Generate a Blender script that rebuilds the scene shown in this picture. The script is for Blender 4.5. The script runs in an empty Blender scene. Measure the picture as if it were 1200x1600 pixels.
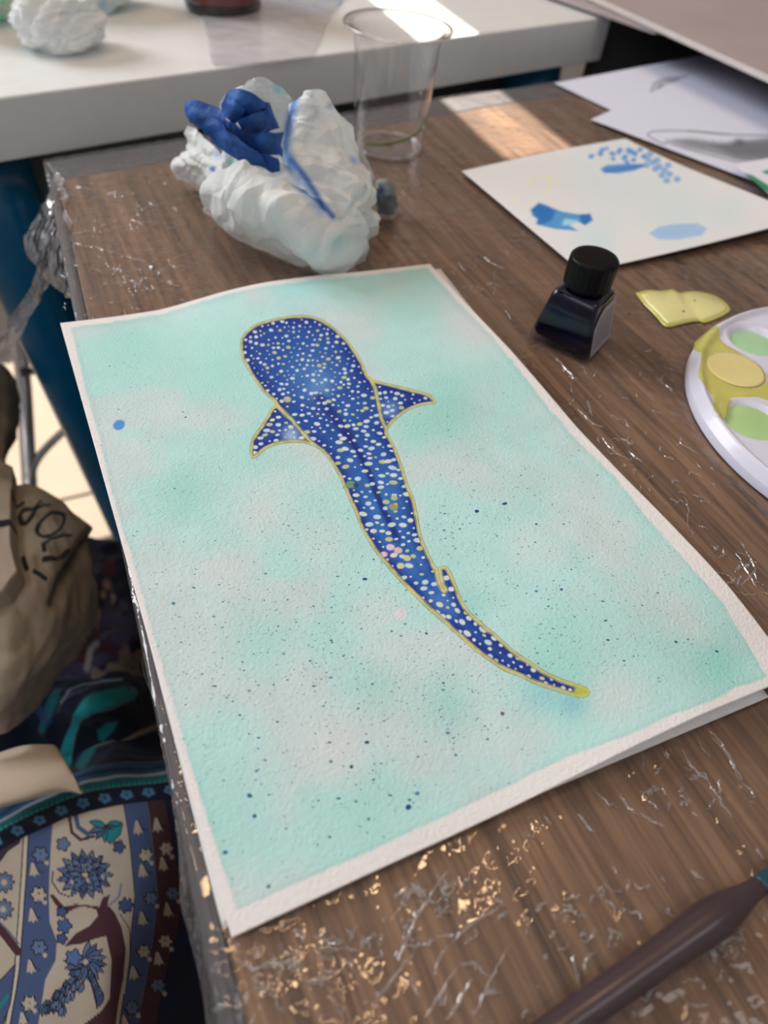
import bpy, math, random
import numpy as np
from mathutils import Matrix, Vector

random.seed(7)
rng = np.random.default_rng(7)
S = bpy.context.scene
COL = S.collection
V3 = lambda *a: np.array(a, float)

# ------------------------------------------------------------------ camera
# right / down / forward axes of the phone, in the frame of the work table
# (x along the short edge of the painting, y along its long edge, z up, mm)
CR = np.array([[0.907023902, -0.412175955, 0.086131437],
               [-0.255347929, -0.70104882, -0.665828797],
               [0.334820963, 0.581929149, -0.741116312]])
CC = V3(0.736, -50.270, 226.006)
FPX = 1138.95
cam = bpy.data.cameras.new('camera')
cam.sensor_fit = 'HORIZONTAL'
cam.sensor_width = 7.3
cam.lens = FPX / 1200 * 7.3
cam.clip_start = 0.01
cam.clip_end = 50
cam.dof.use_dof = True
cam.dof.focus_distance = 0.292
cam.dof.aperture_fstop = 2.1
camo = bpy.data.objects.new('camera', cam)
COL.objects.link(camo)
m3 = Matrix([[CR[0][i], -CR[1][i], -CR[2][i]] for i in range(3)])
camo.matrix_world = Matrix.Translation(Vector(CC / 1000)) @ m3.to_4x4()
S.camera = camo

# ------------------------------------------------------------------ light
S.view_settings.view_transform = 'Standard'
S.view_settings.look = 'None'
S.view_settings.gamma = 1
S.view_settings.use_curve_mapping = False
S.view_settings.exposure = -0.2
S.cycles.use_denoising = True
S.cycles.max_bounces = 10
S.cycles.transparent_max_bounces = 24
S.cycles.caustics_reflective = False
S.cycles.caustics_refractive = False
S.cycles.sample_clamp_indirect = 6

w = bpy.data.worlds.new('world')
S.world = w
w.use_nodes = True
sky = w.node_tree.nodes.new('ShaderNodeTexSky')
sky.sky_type = 'HOSEK_WILKIE'
sky.sun_direction = (0.05, 0.77, 0.64)
w.node_tree.links.new(sky.outputs[0], w.node_tree.nodes['Background'].inputs[0])
w.node_tree.nodes['Background'].inputs[1].default_value = 0.5

def lamp(name, kind, loc, energy, color, target=None, **kw):
    l = bpy.data.lights.new(name, kind)
    l.energy = energy
    l.color = color
    for k, v in kw.items():
        setattr(l, k, v)
    o = bpy.data.objects.new(name, l)
    COL.objects.link(o)
    o.location = Vector(loc)
    if target is not None:
        o.rotation_euler = (Vector(target) - Vector(loc)).to_track_quat('-Z', 'Y').to_euler()
    return o

SUN_AZ = V3(-0.06, -1.0)
EL = math.radians(40)
sd = Vector((SUN_AZ[0] * math.cos(EL), SUN_AZ[1] * math.cos(EL), -math.sin(EL)))
lamp('sun', 'SUN', (0.4, 3, 3), 26.0, (1.0, 0.86, 0.72), Vector((0.4, 3, 3)) + sd, angle=math.radians(0.3))
lamp('window_daylight', 'AREA', (-0.95, 1.55, 1.05), 34, (0.955, 0.96, 1.0), (0.15, 0.2, 0), shape='RECTANGLE', size=0.9, size_y=0.8)
lamp('side_fill', 'AREA', (-1.45, -0.55, 1.1), 9, (0.97, 0.95, 1.0), (0.2, 0.1, 0), shape='RECTANGLE', size=1.2, size_y=1.0)  # added soft fill from behind left, no window known there
lamp('overhead_fill', 'AREA', (0.6, -0.75, 1.85), 6, (0.98, 0.95, 0.98), (0.6, -0.75, 0), shape='RECTANGLE', size=1.2, size_y=0.5)  # added overhead fill behind the camera, not a known fixture
for bx, by in ((0.10, 0.40), (0.33, 0.46), (0.58, 0.56), (0.32, 0.85), (-0.15, 0.62), (0.74, 0.74), (0.05, 1.25), (0.55, 1.35)):
    lamp('ceiling_bulb', 'AREA', (bx, by, 1.82), 1.15, (1.0, 0.66, 0.36), (bx, by, 0), shape='DISK', size=0.12)

# ------------------------------------------------------------------ helpers
def at(px, py, z=0.0):
    """point of the photograph carried to height z (mm) over the table"""
    d = CR.T @ V3((px - 600) / FPX, (py - 800) / FPX, 1)
    return CC + d * ((z - CC[2]) / d[2])

def pix(P):
    q = (np.asarray(P, float) - CC) @ CR.T
    return np.stack([FPX * q[..., 0] / q[..., 2] + 600, FPX * q[..., 1] / q[..., 2] + 800], -1)

def lin(c):
    c = np.asarray(c, float) / 255
    return np.where(c <= .04045, c / 12.92, ((c + .055) / 1.055) ** 2.4)

REF = lin((216, 204, 200))
def A(r, g, b, k=1.0):
    """surface colour of a thing, judged against the white margin of the paper"""
    return np.clip(lin((r, g, b)) / REF * 0.78 * k, 0.002, 0.9)

def vnoise(P, scale, seed=0):
    P = np.asarray(P, float) / scale + seed * 17.31
    i = np.floor(P).astype(np.int64)
    f = P - i
    f = f * f * (3 - 2 * f)
    D = P.shape[-1]
    out = 0
    for c in range(2 ** D):
        wgt = 1.0
        h = np.zeros(P.shape[:-1], np.int64) + seed * 1013
        for d in range(D):
            bit = (c >> d) & 1
            wgt = wgt * (f[..., d] if bit else 1 - f[..., d])
            h = h * 31 + (i[..., d] + bit) * (374761393, 668265263, 1274126177)[d]
        h = (h ^ (h >> 13)) * 1274126177
        h = (h ^ (h >> 16)) & 0xffff
        out = out + wgt * (h / 65535.0)
    return out

def fbm(P, scale, seed=0, octs=3):
    a, t, n = 1.0, 0, 0
    for o in range(octs):
        n = n + a * vnoise(P, scale / 2 ** o, seed + o)
        t += a
        a *= .5
    return n / t

def ridged(P, scale, seed=0, octs=2):
    a, t, n = 1.0, 0, 0
    for o in range(octs):
        n = n + a * (1 - np.abs(2 * vnoise(P, scale / 2 ** o, seed + o) - 1))
        t += a
        a *= .5
    return n / t

def sstep(a, b, x):
    t = np.clip((x - a) / (b - a), 0, 1)
    return t * t * (3 - 2 * t)

def inpoly(P, poly):
    poly = np.asarray(poly, float)
    x, y = P[:, 0], P[:, 1]
    r = np.zeros(len(P), bool)
    j = len(poly) - 1
    for i in range(len(poly)):
        xi, yi = poly[i]
        xj, yj = poly[j]
        c = (yi > y) != (yj > y)
        with np.errstate(divide='ignore', invalid='ignore'):
            r ^= c & (x < (xj - xi) * (y - yi) / (yj - yi + 1e-12) + xi)
        j = i
    return r

def dline(P, pts, closed=False):
    pts = np.asarray(pts, float)
    d = np.full(len(P), 1e9)
    n = len(pts)
    for i in range(n if closed else n - 1):
        a, b = pts[i], pts[(i + 1) % n]
        ab = b - a
        t = np.clip(((P - a) @ ab) / (ab @ ab + 1e-9), 0, 1)
        q = P - a - t[:, None] * ab
        d = np.minimum(d, np.hypot(q[:, 0], q[:, 1]))
    return d

class Canvas:
    """flat print: colours of the points of a surface (P: their print coordinates)"""
    def __init__(s, P, base):
        s.P = np.asarray(P, float).reshape(-1, 2)
        s.c = np.tile(np.asarray(base, float), (len(s.P), 1))
    def mix(s, w, col, idx=None):
        col = np.asarray(col, float)
        if idx is None:
            s.c += (col - s.c) * w[:, None]
        else:
            s.c[idx] += (col - s.c[idx]) * w[:, None]
    def near(s, pts, m):
        pts = np.asarray(pts, float)
        lo, hi = pts.min(0) - m, pts.max(0) + m
        return np.nonzero(((s.P >= lo) & (s.P <= hi)).all(1))[0]
    def poly(s, pts, col, soft=0.0, k=1.0, edge=None, ew=1.5):
        i = s.near(pts, soft + ew + 1)
        if len(i) == 0: return
        Q = s.P[i]
        ins = inpoly(Q, pts)
        if soft > 0:
            d = dline(Q, pts, True)
            wgt = sstep(-soft, soft, np.where(ins, d, -d)) * k
        else:
            wgt = ins * k
        s.mix(wgt, col, i)
        if edge is not None:
            s.line(list(pts) + [pts[0]], edge, ew)
    def line(s, pts, col, width, soft=.6, k=1.0):
        i = s.near(pts, width + 2)
        if len(i) == 0: return
        d = dline(s.P[i], pts)
        s.mix((1 - sstep(width / 2 - soft, width / 2 + soft, d)) * k, col, i)
    def blob(s, c, r, col, k=1.0, ang=0, asp=1.0, hard=0.0):
        i = s.near([c], r * max(1, asp) + 1)
        if len(i) == 0: return
        q = s.P[i] - np.asarray(c, float)
        ca, sa = math.cos(ang), math.sin(ang)
        d = np.hypot((q[:, 0] * ca + q[:, 1] * sa) / asp, -q[:, 0] * sa + q[:, 1] * ca) / r
        s.mix((1 - sstep(hard, 1.0, d)) * k, col, i)

# ---- meshes
def mesh_np(name, V, F, smooth=True, col=None, uv=None):
    V = np.asarray(V, float).reshape(-1, 3) / 1000
    me = bpy.data.meshes.new(name)
    if isinstance(F, np.ndarray):
        n, k = F.shape
        me.vertices.add(len(V))
        me.vertices.foreach_set('co', V.astype(np.float32).ravel())
        me.loops.add(n * k)
        me.loops.foreach_set('vertex_index', F.astype(np.int32).ravel())
        me.polygons.add(n)
        me.polygons.foreach_set('loop_start', np.arange(0, n * k, k, dtype=np.int32))
        me.update(calc_edges=True)
    else:
        me.from_pydata([tuple(v) for v in V], [], [tuple(int(i) for i in f) for f in F])
        me.update()
    me.polygons.foreach_set('use_smooth', np.full(len(me.polygons), bool(smooth)))
    if col is not None:
        a = me.color_attributes.new('Col', 'FLOAT_COLOR', 'POINT')
        c = np.ones((len(V), 4), np.float32)
        c[:, :3] = np.asarray(col).reshape(-1, 3)
        a.data.foreach_set('color', c.ravel())
    return me

def grid_faces(M, N, off=0, closed=False):
    i = np.arange(M - 1)[:, None]
    nn = N if closed else N - 1
    j = np.arange(nn)[None, :]
    j2 = (j + 1) % N
    return np.stack([i * N + j, i * N + j2, (i + 1) * N + j2, (i + 1) * N + j], -1).reshape(-1, 4) + off

WL = {}
def obj(name, V, F, mat, parent=None, smooth=True, col=None, org=None):
    V = np.asarray(V, float).reshape(-1, 3)
    if parent is not None:
        o0 = WL[parent.name]
    else:
        o0 = V3(*org) if org is not None else V3((V[:, 0].min() + V[:, 0].max()) / 2, (V[:, 1].min() + V[:, 1].max()) / 2, V[:, 2].min())
    me = mesh_np(name, V - o0, F, smooth, col)
    if mat is not None:
        me.materials.append(mat)
    o = bpy.data.objects.new(name, me)
    COL.objects.link(o)
    if parent is not None:
        o.parent = parent
    else:
        o.location = Vector(o0 / 1000)
    WL[o.name] = o0
    return o

def thing(name, label, cat, loc, group=None):
    o = bpy.data.objects.new(name, None)
    o.empty_display_size = .02
    COL.objects.link(o)
    o.location = Vector(V3(*loc) / 1000)
    WL[o.name] = V3(*loc)
    return tag(o, label, cat, group)

def tag(o, label, cat, group=None):
    o['label'] = label
    o['category'] = cat
    if group: o['group'] = group
    return o

def struct(o):
    o['kind'] = 'structure'
    return o

def stuff(o):
    o['kind'] = 'stuff'
    return o

def cr(P, n):
    """Catmull-Rom resampling of P along axis 0"""
    P = np.asarray(P, float)
    m = len(P)
    if m == 2:
        t = np.linspace(0, 1, n).reshape((-1,) + (1,) * (P.ndim - 1))
        return P[0] * (1 - t) + P[1] * t
    Q = np.concatenate([[2 * P[0] - P[1]], P, [2 * P[-1] - P[-2]]])
    t = np.linspace(0, m - 1 - 1e-9, n)
    i = t.astype(int)
    u = (t - i).reshape((-1,) + (1,) * (P.ndim - 1))
    a, b, c, d = Q[i], Q[i + 1], Q[i + 2], Q[i + 3]
    return .5 * (2 * b + (c - a) * u + (2 * a - 5 * b + 4 * c - d) * u ** 2 + (3 * b - a - 3 * c + d) * u ** 3)

def loft(rows, M, N, world=False):
    """smooth sheet through rows of control points (px, py, z) -> (M,N,3) mm"""
    G = []
    k = max(len(r) for r in rows)
    for r in rows:
        r = np.array([p if world else at(*p) for p in r], float)
        G.append(cr(r, k) if len(r) != k else r)
    G = cr(np.array(G), M)
    return np.swapaxes(cr(np.swapaxes(G, 0, 1), N), 0, 1)

def gnormals(G):
    du = np.gradient(G, axis=0)
    dv = np.gradient(G, axis=1)
    n = np.cross(du, dv)
    return n / (np.linalg.norm(n, axis=-1, keepdims=True) + 1e-12)

def box_geo(lo, hi, bev=0.0):
    lo, hi = V3(*lo), V3(*hi)
    if bev <= 0:
        V = [(x, y, z) for x in (lo[0], hi[0]) for y in (lo[1], hi[1]) for z in (lo[2], hi[2])]
        F = [(0, 1, 3, 2), (4, 6, 7, 5), (0, 4, 5, 1), (2, 3, 7, 6), (0, 2, 6, 4), (1, 5, 7, 3)]
        return V, F
    return prism([(lo[0], lo[1]), (hi[0], lo[1]), (hi[0], hi[1]), (lo[0], hi[1])], lo[2], hi[2], bev)

def inset(poly, d):
    poly = np.asarray(poly, float)
    n = len(poly)
    out = []
    for i in range(n):
        a, b, c = poly[i - 1], poly[i], poly[(i + 1) % n]
        e1 = (b - a) / (np.linalg.norm(b - a) + 1e-9)
        e2 = (c - b) / (np.linalg.norm(c - b) + 1e-9)
        n1, n2 = np.array([-e1[1], e1[0]]), np.array([-e2[1], e2[0]])
        m = n1 + n2
        m = m / max(.4, (1 + n1 @ n2))
        out.append(b + m * d)
    return np.array(out)

def prism(poly, z0, z1, bev=0.0):
    """upright prism over a counter-clockwise polygon with bevelled rims"""
    poly = np.asarray(poly, float)
    n = len(poly)
    if bev > 0:
        ins = inset(poly, bev)
        k = .3
        ins2 = inset(poly, bev * k)
        loops = [(ins, z0), (ins2, z0 + bev * k), (poly, z0 + bev), (poly, z1 - bev), (ins2, z1 - bev * k), (ins, z1)]
    else:
        loops = [(poly, z0), (poly, z1)]
    V = [(p[0], p[1], z) for L, z in loops for p in L]
    F = []
    for k in range(len(loops) - 1):
        for i in range(n):
            j = (i + 1) % n
            F.append((k * n + i, k * n + j, (k + 1) * n + j, (k + 1) * n + i))
    F.append(tuple(range(n))[::-1])
    F.append(tuple(range((len(loops) - 1) * n, len(loops) * n)))
    return V, F

def lathe(prof, c, seg=48, axis=None, closed_ends=True):
    """surface of revolution; prof = [(r, h)], about an axis through c"""
    c = V3(*c)
    ax = V3(0, 0, 1) if axis is None else V3(*axis) / np.linalg.norm(axis)
    e1 = np.cross(ax, V3(0, 0, 1) if abs(ax[2]) < .9 else V3(1, 0, 0))
    e1 /= np.linalg.norm(e1)
    e2 = np.cross(ax, e1)
    th = np.linspace(0, 2 * math.pi, seg, endpoint=False)
    ring = np.cos(th)[:, None] * e1 + np.sin(th)[:, None] * e2
    V = np.concatenate([c + ax * h + ring * r for r, h in prof])
    F = [tuple(f) for f in grid_faces(len(prof), seg, closed=True)]
    if closed_ends:
        F.append(tuple(range(seg))[::-1])
        F.append(tuple(range((len(prof) - 1) * seg, len(prof) * seg)))
    return V, F

def tube(pts, r, seg=16, n=None):
    P = np.asarray(pts, float)
    if n: P = cr(P, n)
    R = np.full(len(P), r) if np.isscalar(r) else np.asarray(r, float)
    if len(R) != len(P): R = cr(R[:, None], len(P))[:, 0]
    T = np.gradient(P, axis=0)
    T /= np.linalg.norm(T, axis=1, keepdims=True)
    up = V3(0, 0, 1) if abs(T[0][2]) < .9 else V3(1, 0, 0)
    V = []
    for p, t, rr in zip(P, T, R):
        a = np.cross(t, up); a /= np.linalg.norm(a)
        b = np.cross(t, a); up = -b if np.dot(-b, up) > 0 else b
        for k in range(seg):
            th = 2 * math.pi * k / seg
            V.append(p + rr * (math.cos(th) * a + math.sin(th) * b))
    F = [tuple(f) for f in grid_faces(len(P), seg, closed=True)]
    F.append(tuple(range(seg))[::-1])
    F.append(tuple(range((len(P) - 1) * seg, len(P) * seg)))
    return V, F

def join(*geos):
    V, F = [], []
    for v, f in geos:
        o = len(V)
        V += [tuple(p) for p in v]
        F += [tuple(int(i) + o for i in q) for q in f]
    return V, F

def sheet_geo(G, thick=.25):
    """thin sheet with top, bottom and rim from a (M,N,3) grid"""
    M, N = G.shape[:2]
    top = G.reshape(-1, 3)
    n = gnormals(G).reshape(-1, 3)
    if n[:, 2].mean() < 0: n = -n
    bot = top - n * thick
    F = grid_faces(M, N)
    Fb = grid_faces(M, N)[:, ::-1] + M * N
    idx = np.concatenate([np.arange(N), np.arange(1, M) * N + N - 1, (M - 1) * N + np.arange(N - 2, -1, -1), np.arange(M - 2, 0, -1) * N])
    j = np.roll(idx, -1)
    rim = np.stack([idx, idx + M * N, j + M * N, j], -1)
    return np.concatenate([top, bot]), np.concatenate([F, Fb, rim])

# ---- materials
def nodes(name):
    m = bpy.data.materials.new(name)
    m.use_nodes = True
    nt = m.node_tree
    return m, nt, nt.nodes, nt.links, nt.nodes['Principled BSDF']

def setp(b, **kw):
    names = dict(rough='Roughness', metal='Metallic', spec='Specular IOR Level', coat='Coat Weight', coatr='Coat Roughness',
                 trans='Transmission Weight', ior='IOR', sss='Subsurface Weight', sheen='Sheen Weight', alpha='Alpha')
    for k, v in kw.items():
        b.inputs[names[k]].default_value = v

def bump(nt, b, scale, dist, strength=1.0, kind='noise', detail=3.0, coord='Object', stretch=None):
    tc = nt.nodes.new('ShaderNodeTexCoord')
    mp = nt.nodes.new('ShaderNodeMapping')
    nt.links.new(tc.outputs[coord], mp.inputs[0])
    if stretch: mp.inputs['Scale'].default_value = stretch
    t = nt.nodes.new('ShaderNodeTexNoise' if kind == 'noise' else 'ShaderNodeTexVoronoi')
    t.inputs['Scale'].default_value = scale
    if kind == 'noise': t.inputs['Detail'].default_value = detail
    nt.links.new(mp.outputs[0], t.inputs['Vector'])
    bp = nt.nodes.new('ShaderNodeBump')
    bp.inputs['Strength'].default_value = strength
    bp.inputs['Distance'].default_value = dist
    nt.links.new(t.outputs[0], bp.inputs['Height'])
    if b is not None: nt.links.new(bp.outputs[0], b.inputs['Normal'])
    return bp

def mat(name, color, var=.06, vscale=60, bscale=None, bdist=.0002, **kw):
    m, nt, N, L, b = nodes(name)
    tc = N.new('ShaderNodeTexCoord')
    t = N.new('ShaderNodeTexNoise')
    t.inputs['Scale'].default_value = vscale
    L.new(tc.outputs['Object'], t.inputs['Vector'])
    r = N.new('ShaderNodeValToRGB')
    c = np.asarray(color, float)
    r.color_ramp.elements[0].color = (*np.clip(c * (1 - var), 0, 1), 1)
    r.color_ramp.elements[1].color = (*np.clip(c * (1 + var), 0, 1), 1)
    r.color_ramp.elements[0].position = .3
    r.color_ramp.elements[1].position = .7
    L.new(t.outputs[0], r.inputs[0])
    L.new(r.outputs[0], b.inputs['Base Color'])
    setp(b, **kw)
    if bscale: bump(nt, b, bscale, bdist)
    return m

def mat_col(name, bscale=None, bdist=.0001, grain=.05, gscale=900, **kw):
    """printed / painted surface: colour attribute with paper or cloth grain"""
    m, nt, N, L, b = nodes(name)
    a = N.new('ShaderNodeVertexColor')
    a.layer_name = 'Col'
    tc = N.new('ShaderNodeTexCoord')
    t = N.new('ShaderNodeTexNoise')
    t.inputs['Scale'].default_value = gscale
    t.inputs['Detail'].default_value = 4
    L.new(tc.outputs['Object'], t.inputs['Vector'])
    mr = N.new('ShaderNodeMapRange')
    mr.inputs[3].default_value = 1 - grain
    mr.inputs[4].default_value = 1 + grain
    L.new(t.outputs[0], mr.inputs[0])
    mx = N.new('ShaderNodeVectorMath')
    mx.operation = 'SCALE'
    L.new(a.outputs[0], mx.inputs[0])
    L.new(mr.outputs[0], mx.inputs['Scale'])
    L.new(mx.outputs[0], b.inputs['Base Color'])
    setp(b, **kw)
    if bscale: bump(nt, b, bscale, bdist)
    return m

def mat_clear(name, tint=(1, 1, 1), haze=.03, rough=.06, bscale=None, bdist=.0004, bdetail=1.0, ior=1.5, gain=1.0, haze_col=(.9, .9, .92), mask=False, stretch=None, ridge=False):
    """thin clear plastic: transparent film with a Fresnel gloss and a trace of haze"""
    m, nt, N, L, b = nodes(name)
    N.remove(b)
    out = N['Material Output']
    tr = N.new('ShaderNodeBsdfTransparent'); tr.inputs[0].default_value = (*tint, 1)
    df = N.new('ShaderNodeBsdfDiffuse'); df.inputs[0].default_value = (*haze_col, 1)
    gl = N.new('ShaderNodeBsdfGlossy'); gl.inputs['Roughness'].default_value = rough
    fr = N.new('ShaderNodeFresnel'); fr.inputs[0].default_value = ior
    ge = N.new('ShaderNodeNewGeometry')
    io = N.new('ShaderNodeMapRange')
    io.inputs[3].default_value = ior; io.inputs[4].default_value = 1 / ior
    L.new(ge.outputs['Backfacing'], io.inputs[0]); L.new(io.outputs[0], fr.inputs[0])
    m1 = N.new('ShaderNodeMixShader'); m1.inputs[0].default_value = haze
    L.new(tr.outputs[0], m1.inputs[1]); L.new(df.outputs[0], m1.inputs[2])
    m2 = N.new('ShaderNodeMixShader')
    ga = N.new('ShaderNodeMath'); ga.operation = 'MULTIPLY'; ga.inputs[1].default_value = gain; ga.use_clamp = True
    L.new(fr.outputs[0], ga.inputs[0]); L.new(ga.outputs[0], m2.inputs[0])
    L.new(m1.outputs[0], m2.inputs[1]); L.new(gl.outputs[0], m2.inputs[2])
    L.new(m2.outputs[0], out.inputs[0])
    if bscale:
        bp = bump(nt, None, bscale, bdist, detail=bdetail, stretch=stretch)
        tex = bp.inputs['Height'].links[0].from_node
        src = tex.outputs[0]
        if ridge:
            ab = N.new('ShaderNodeMath'); ab.operation = 'SUBTRACT'; ab.inputs[1].default_value = .5
            L.new(src, ab.inputs[0])
            a2 = N.new('ShaderNodeMath'); a2.operation = 'ABSOLUTE'
            L.new(ab.outputs[0], a2.inputs[0])
            src = a2.outputs[0]
        if mask:
            tc = N.new('ShaderNodeTexCoord')
            t2 = N.new('ShaderNodeTexNoise'); t2.inputs['Scale'].default_value = 22; t2.inputs['Detail'].default_value = 2
            L.new(tc.outputs['Object'], t2.inputs['Vector'])
            mr = N.new('ShaderNodeMapRange')
            mr.inputs[1].default_value = .42; mr.inputs[2].default_value = .60
            mr.inputs[3].default_value = .15; mr.inputs[4].default_value = 1
            L.new(t2.outputs[0], mr.inputs[0])
            mu = N.new('ShaderNodeMath'); mu.operation = 'MULTIPLY'
            L.new(src, mu.inputs[0]); L.new(mr.outputs[0], mu.inputs[1])
            src = mu.outputs[0]
        L.new(src, bp.inputs['Height'])
        for n in (gl, fr):
            L.new(bp.outputs[0], n.inputs['Normal'])
    return m

def mat_wood():
    m, nt, N, L, b = nodes('wood_laminate')
    tc = N.new('ShaderNodeTexCoord')
    mp = N.new('ShaderNodeMapping')
    mp.inputs['Rotation'].default_value = (0, 0, math.radians(4))
    mp.inputs['Scale'].default_value = (1, .045, 1)
    L.new(tc.outputs['Object'], mp.inputs[0])
    t = N.new('ShaderNodeTexNoise'); t.inputs['Scale'].default_value = 260; t.inputs['Detail'].default_value = 5; t.inputs['Roughness'].default_value = .65
    L.new(mp.outputs[0], t.inputs['Vector'])
    mp2 = N.new('ShaderNodeMapping'); mp2.inputs['Rotation'].default_value = (0, 0, math.radians(4)); mp2.inputs['Scale'].default_value = (1, .22, 1)
    L.new(tc.outputs['Object'], mp2.inputs[0])
    t2 = N.new('ShaderNodeTexNoise'); t2.inputs['Scale'].default_value = 26; t2.inputs['Detail'].default_value = 3
    L.new(mp2.outputs[0], t2.inputs['Vector'])
    r = N.new('ShaderNodeValToRGB')
    e = r.color_ramp.elements
    e[0].position, e[0].color = .30, (*A(64, 43, 31), 1)
    e[1].position, e[1].color = .72, (*A(140, 105, 78), 1)
    x = e.new(.46); x.color = (*A(102, 73, 54), 1)
    L.new(t.outputs[0], r.inputs[0])
    r2 = N.new('ShaderNodeValToRGB')
    r2.color_ramp.elements[0].position, r2.color_ramp.elements[0].color = .35, (.74, .70, .68, 1)
    r2.color_ramp.elements[1].position, r2.color_ramp.elements[1].color = .65, (1.12, 1.1, 1.06, 1)
    L.new(t2.outputs[0], r2.inputs[0])
    mx = N.new('ShaderNodeMix'); mx.data_type = 'RGBA'; mx.blend_type = 'MULTIPLY'; mx.inputs[0].default_value = 1
    L.new(r.outputs[0], mx.inputs[6]); L.new(r2.outputs[0], mx.inputs[7])
    L.new(mx.outputs[2], b.inputs['Base Color'])
    setp(b, rough=.45, spec=.35)
    bp = N.new('ShaderNodeBump'); bp.inputs['Strength'].default_value = .4; bp.inputs['Distance'].default_value = .0002
    L.new(t.outputs[0], bp.inputs['Height']); L.new(bp.outputs[0], b.inputs['Normal'])
    return m

M = {}
M['wood'] = mat_wood()
M['trim'] = mat('grey_edge_trim', A(70, 65, 69), rough=.5)
M['dark'] = mat('dark_shade_grey', A(70, 68, 70), rough=.6)
M['metal_dark'] = mat('dark_leg_metal', A(60, 60, 62), rough=.4, metal=.6)
M['white_lam'] = mat('white_laminate', A(214, 206, 202), var=.02, rough=.35)
M['blue_paint'] = mat('teal_blue_lacquer', (.0, .115, .26), var=.03, rough=.3, coat=.3)
M['grey_panel'] = mat('grey_panel', A(110, 110, 114), rough=.6)
M['paper'] = mat_col('watercolour_paper', bscale=760, bdist=.00042, grain=.04, rough=.85, spec=.2)
M['paint'] = mat_col('watercolour_paint', bscale=620, bdist=.0003, grain=.10, gscale=700, rough=.7, spec=.3)
M['speck'] = mat_col('paint_splatter', grain=.05, rough=.7)
M['plain'] = mat_col('copy_paper', bscale=200, bdist=.0001, grain=.02, rough=.8, spec=.25)
M['tissue'] = mat_col('paper_towel', bscale=700, bdist=.0004, grain=.03, rough=.9, spec=.1)
def translucent(m, k):
    nt = m.node_tree; N, L = nt.nodes, nt.links
    b = N['Principled BSDF']; out = N['Material Output']
    t = N.new('ShaderNodeBsdfTranslucent'); mx = N.new('ShaderNodeMixShader'); mx.inputs[0].default_value = k
    L.new(b.inputs['Base Color'].links[0].from_socket, t.inputs[0])
    L.new(b.outputs[0], mx.inputs[1]); L.new(t.outputs[0], mx.inputs[2]); L.new(mx.outputs[0], out.inputs[0])
translucent(M['tissue'], .24)
M['cloth'] = mat_col('printed_cotton', bscale=1500, bdist=.0002, grain=.12, gscale=1800, rough=.95, spec=.1, sheen=.1)
M['canvas'] = mat_col('canvas_cloth', bscale=1800, bdist=.0003, grain=.10, gscale=1600, rough=.95, spec=.1, sheen=.1)
M['blue_tissue'] = mat('blue_soaked_tissue', A(28, 76, 144), var=.22, vscale=45, bscale=500, bdist=.0004, rough=.7)
M['film'] = mat_clear('clear_film', haze=.022, rough=.06, bscale=140, bdist=.0022, bdetail=1.5, gain=1.3, mask=True)
M['crease'] = mat_clear('film_crease', haze=.12, rough=.10, bscale=300, bdist=.0008, gain=3.0)
M['film_loose'] = mat_clear('loose_film', tint=(.86, .86, .88), haze=.24, rough=.10, bscale=75, bdist=.005, bdetail=2, gain=3.0)
M['film_white'] = mat_clear('glare_film', tint=(.9, .92, .95), haze=.5, rough=.15, bscale=40, bdist=.0015, gain=1.5)  # strong white haze stands in for glare on the film
M['film_edge'] = mat_clear('film_edge', tint=(.8, .8, .82), haze=.07, rough=.09, bscale=90, bdist=.003, bdetail=2, gain=1.8)
M['cup'] = mat_clear('clear_cup_plastic', tint=(.98, .98, .985), haze=.02, rough=.05, gain=1.9, bscale=30, bdist=.0003)
M['cup_rim'] = mat_clear('cup_rim_plastic', haze=.34, rough=.08, gain=3.0)
M['glass'] = mat_clear('bottle_glass', tint=(.8, .82, .9), haze=.0, rough=.02, gain=.7)
M['ink'] = mat('dark_blue_ink', (.0016, .0022, .016), var=.3, rough=.15, spec=.3)
M['cap'] = mat('black_cap_plastic', (.0022, .0023, .003), var=.1, rough=.42, spec=.16)
M['label'] = mat_col('bottle_label', grain=.05, rough=.5)
M['yellow'] = mat('yellow_paint', A(214, 198, 136), var=.04, vscale=30, rough=.22, coat=.3)
M['yellow_rim'] = mat('yellow_thin_paint', A(190, 178, 92), var=.10, vscale=60, rough=.2, coat=.4)
M['yellow_well'] = mat('yellow_well_paint', A(220, 198, 134), var=.04, vscale=40, rough=.2, coat=.3)
M['green_well'] = mat('green_well_paint', A(158, 190, 146), var=.12, vscale=40, rough=.15, coat=.4)
M['lime_well'] = mat('lime_well_paint', A(170, 196, 132), var=.12, vscale=40, rough=.15, coat=.4)
M['teal_well'] = mat('deep_teal_paint', A(30, 92, 120), var=.2, vscale=60, rough=.2, coat=.4)
M['pink_well'] = mat('pale_pink_paint', A(205, 170, 165), var=.1, vscale=60, rough=.2, coat=.4)
M['palette'] = mat('white_palette_plastic', A(206, 198, 210), var=.02, rough=.28, spec=.4, coat=.15)
M['brush'] = mat('dark_plum_handle', A(58, 42, 45), var=.06, rough=.33, coat=.25)
M['ferrule'] = mat('teal_handle_tip', A(24, 62, 72), rough=.35)
M['board'] = mat('pinkish_grey_board', A(160, 142, 140), var=.05, vscale=12, rough=.6)
M['board_edge'] = mat('pale_board_edge', A(196, 180, 172), rough=.6)
M['floor'] = mat('cream_floor_tile', (.20, .178, .148), var=.05, vscale=9, rough=.8, spec=.12)
M['grout'] = mat('floor_grout', (.16, .13, .10), rough=.9)
M['wall'] = mat('plaster_wall', (.62, .59, .57), var=.03, vscale=4, rough=.9)
M['ceiling'] = mat('ceiling_plaster', (.70, .67, .65), var=.03, vscale=4, rough=.9)
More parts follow.
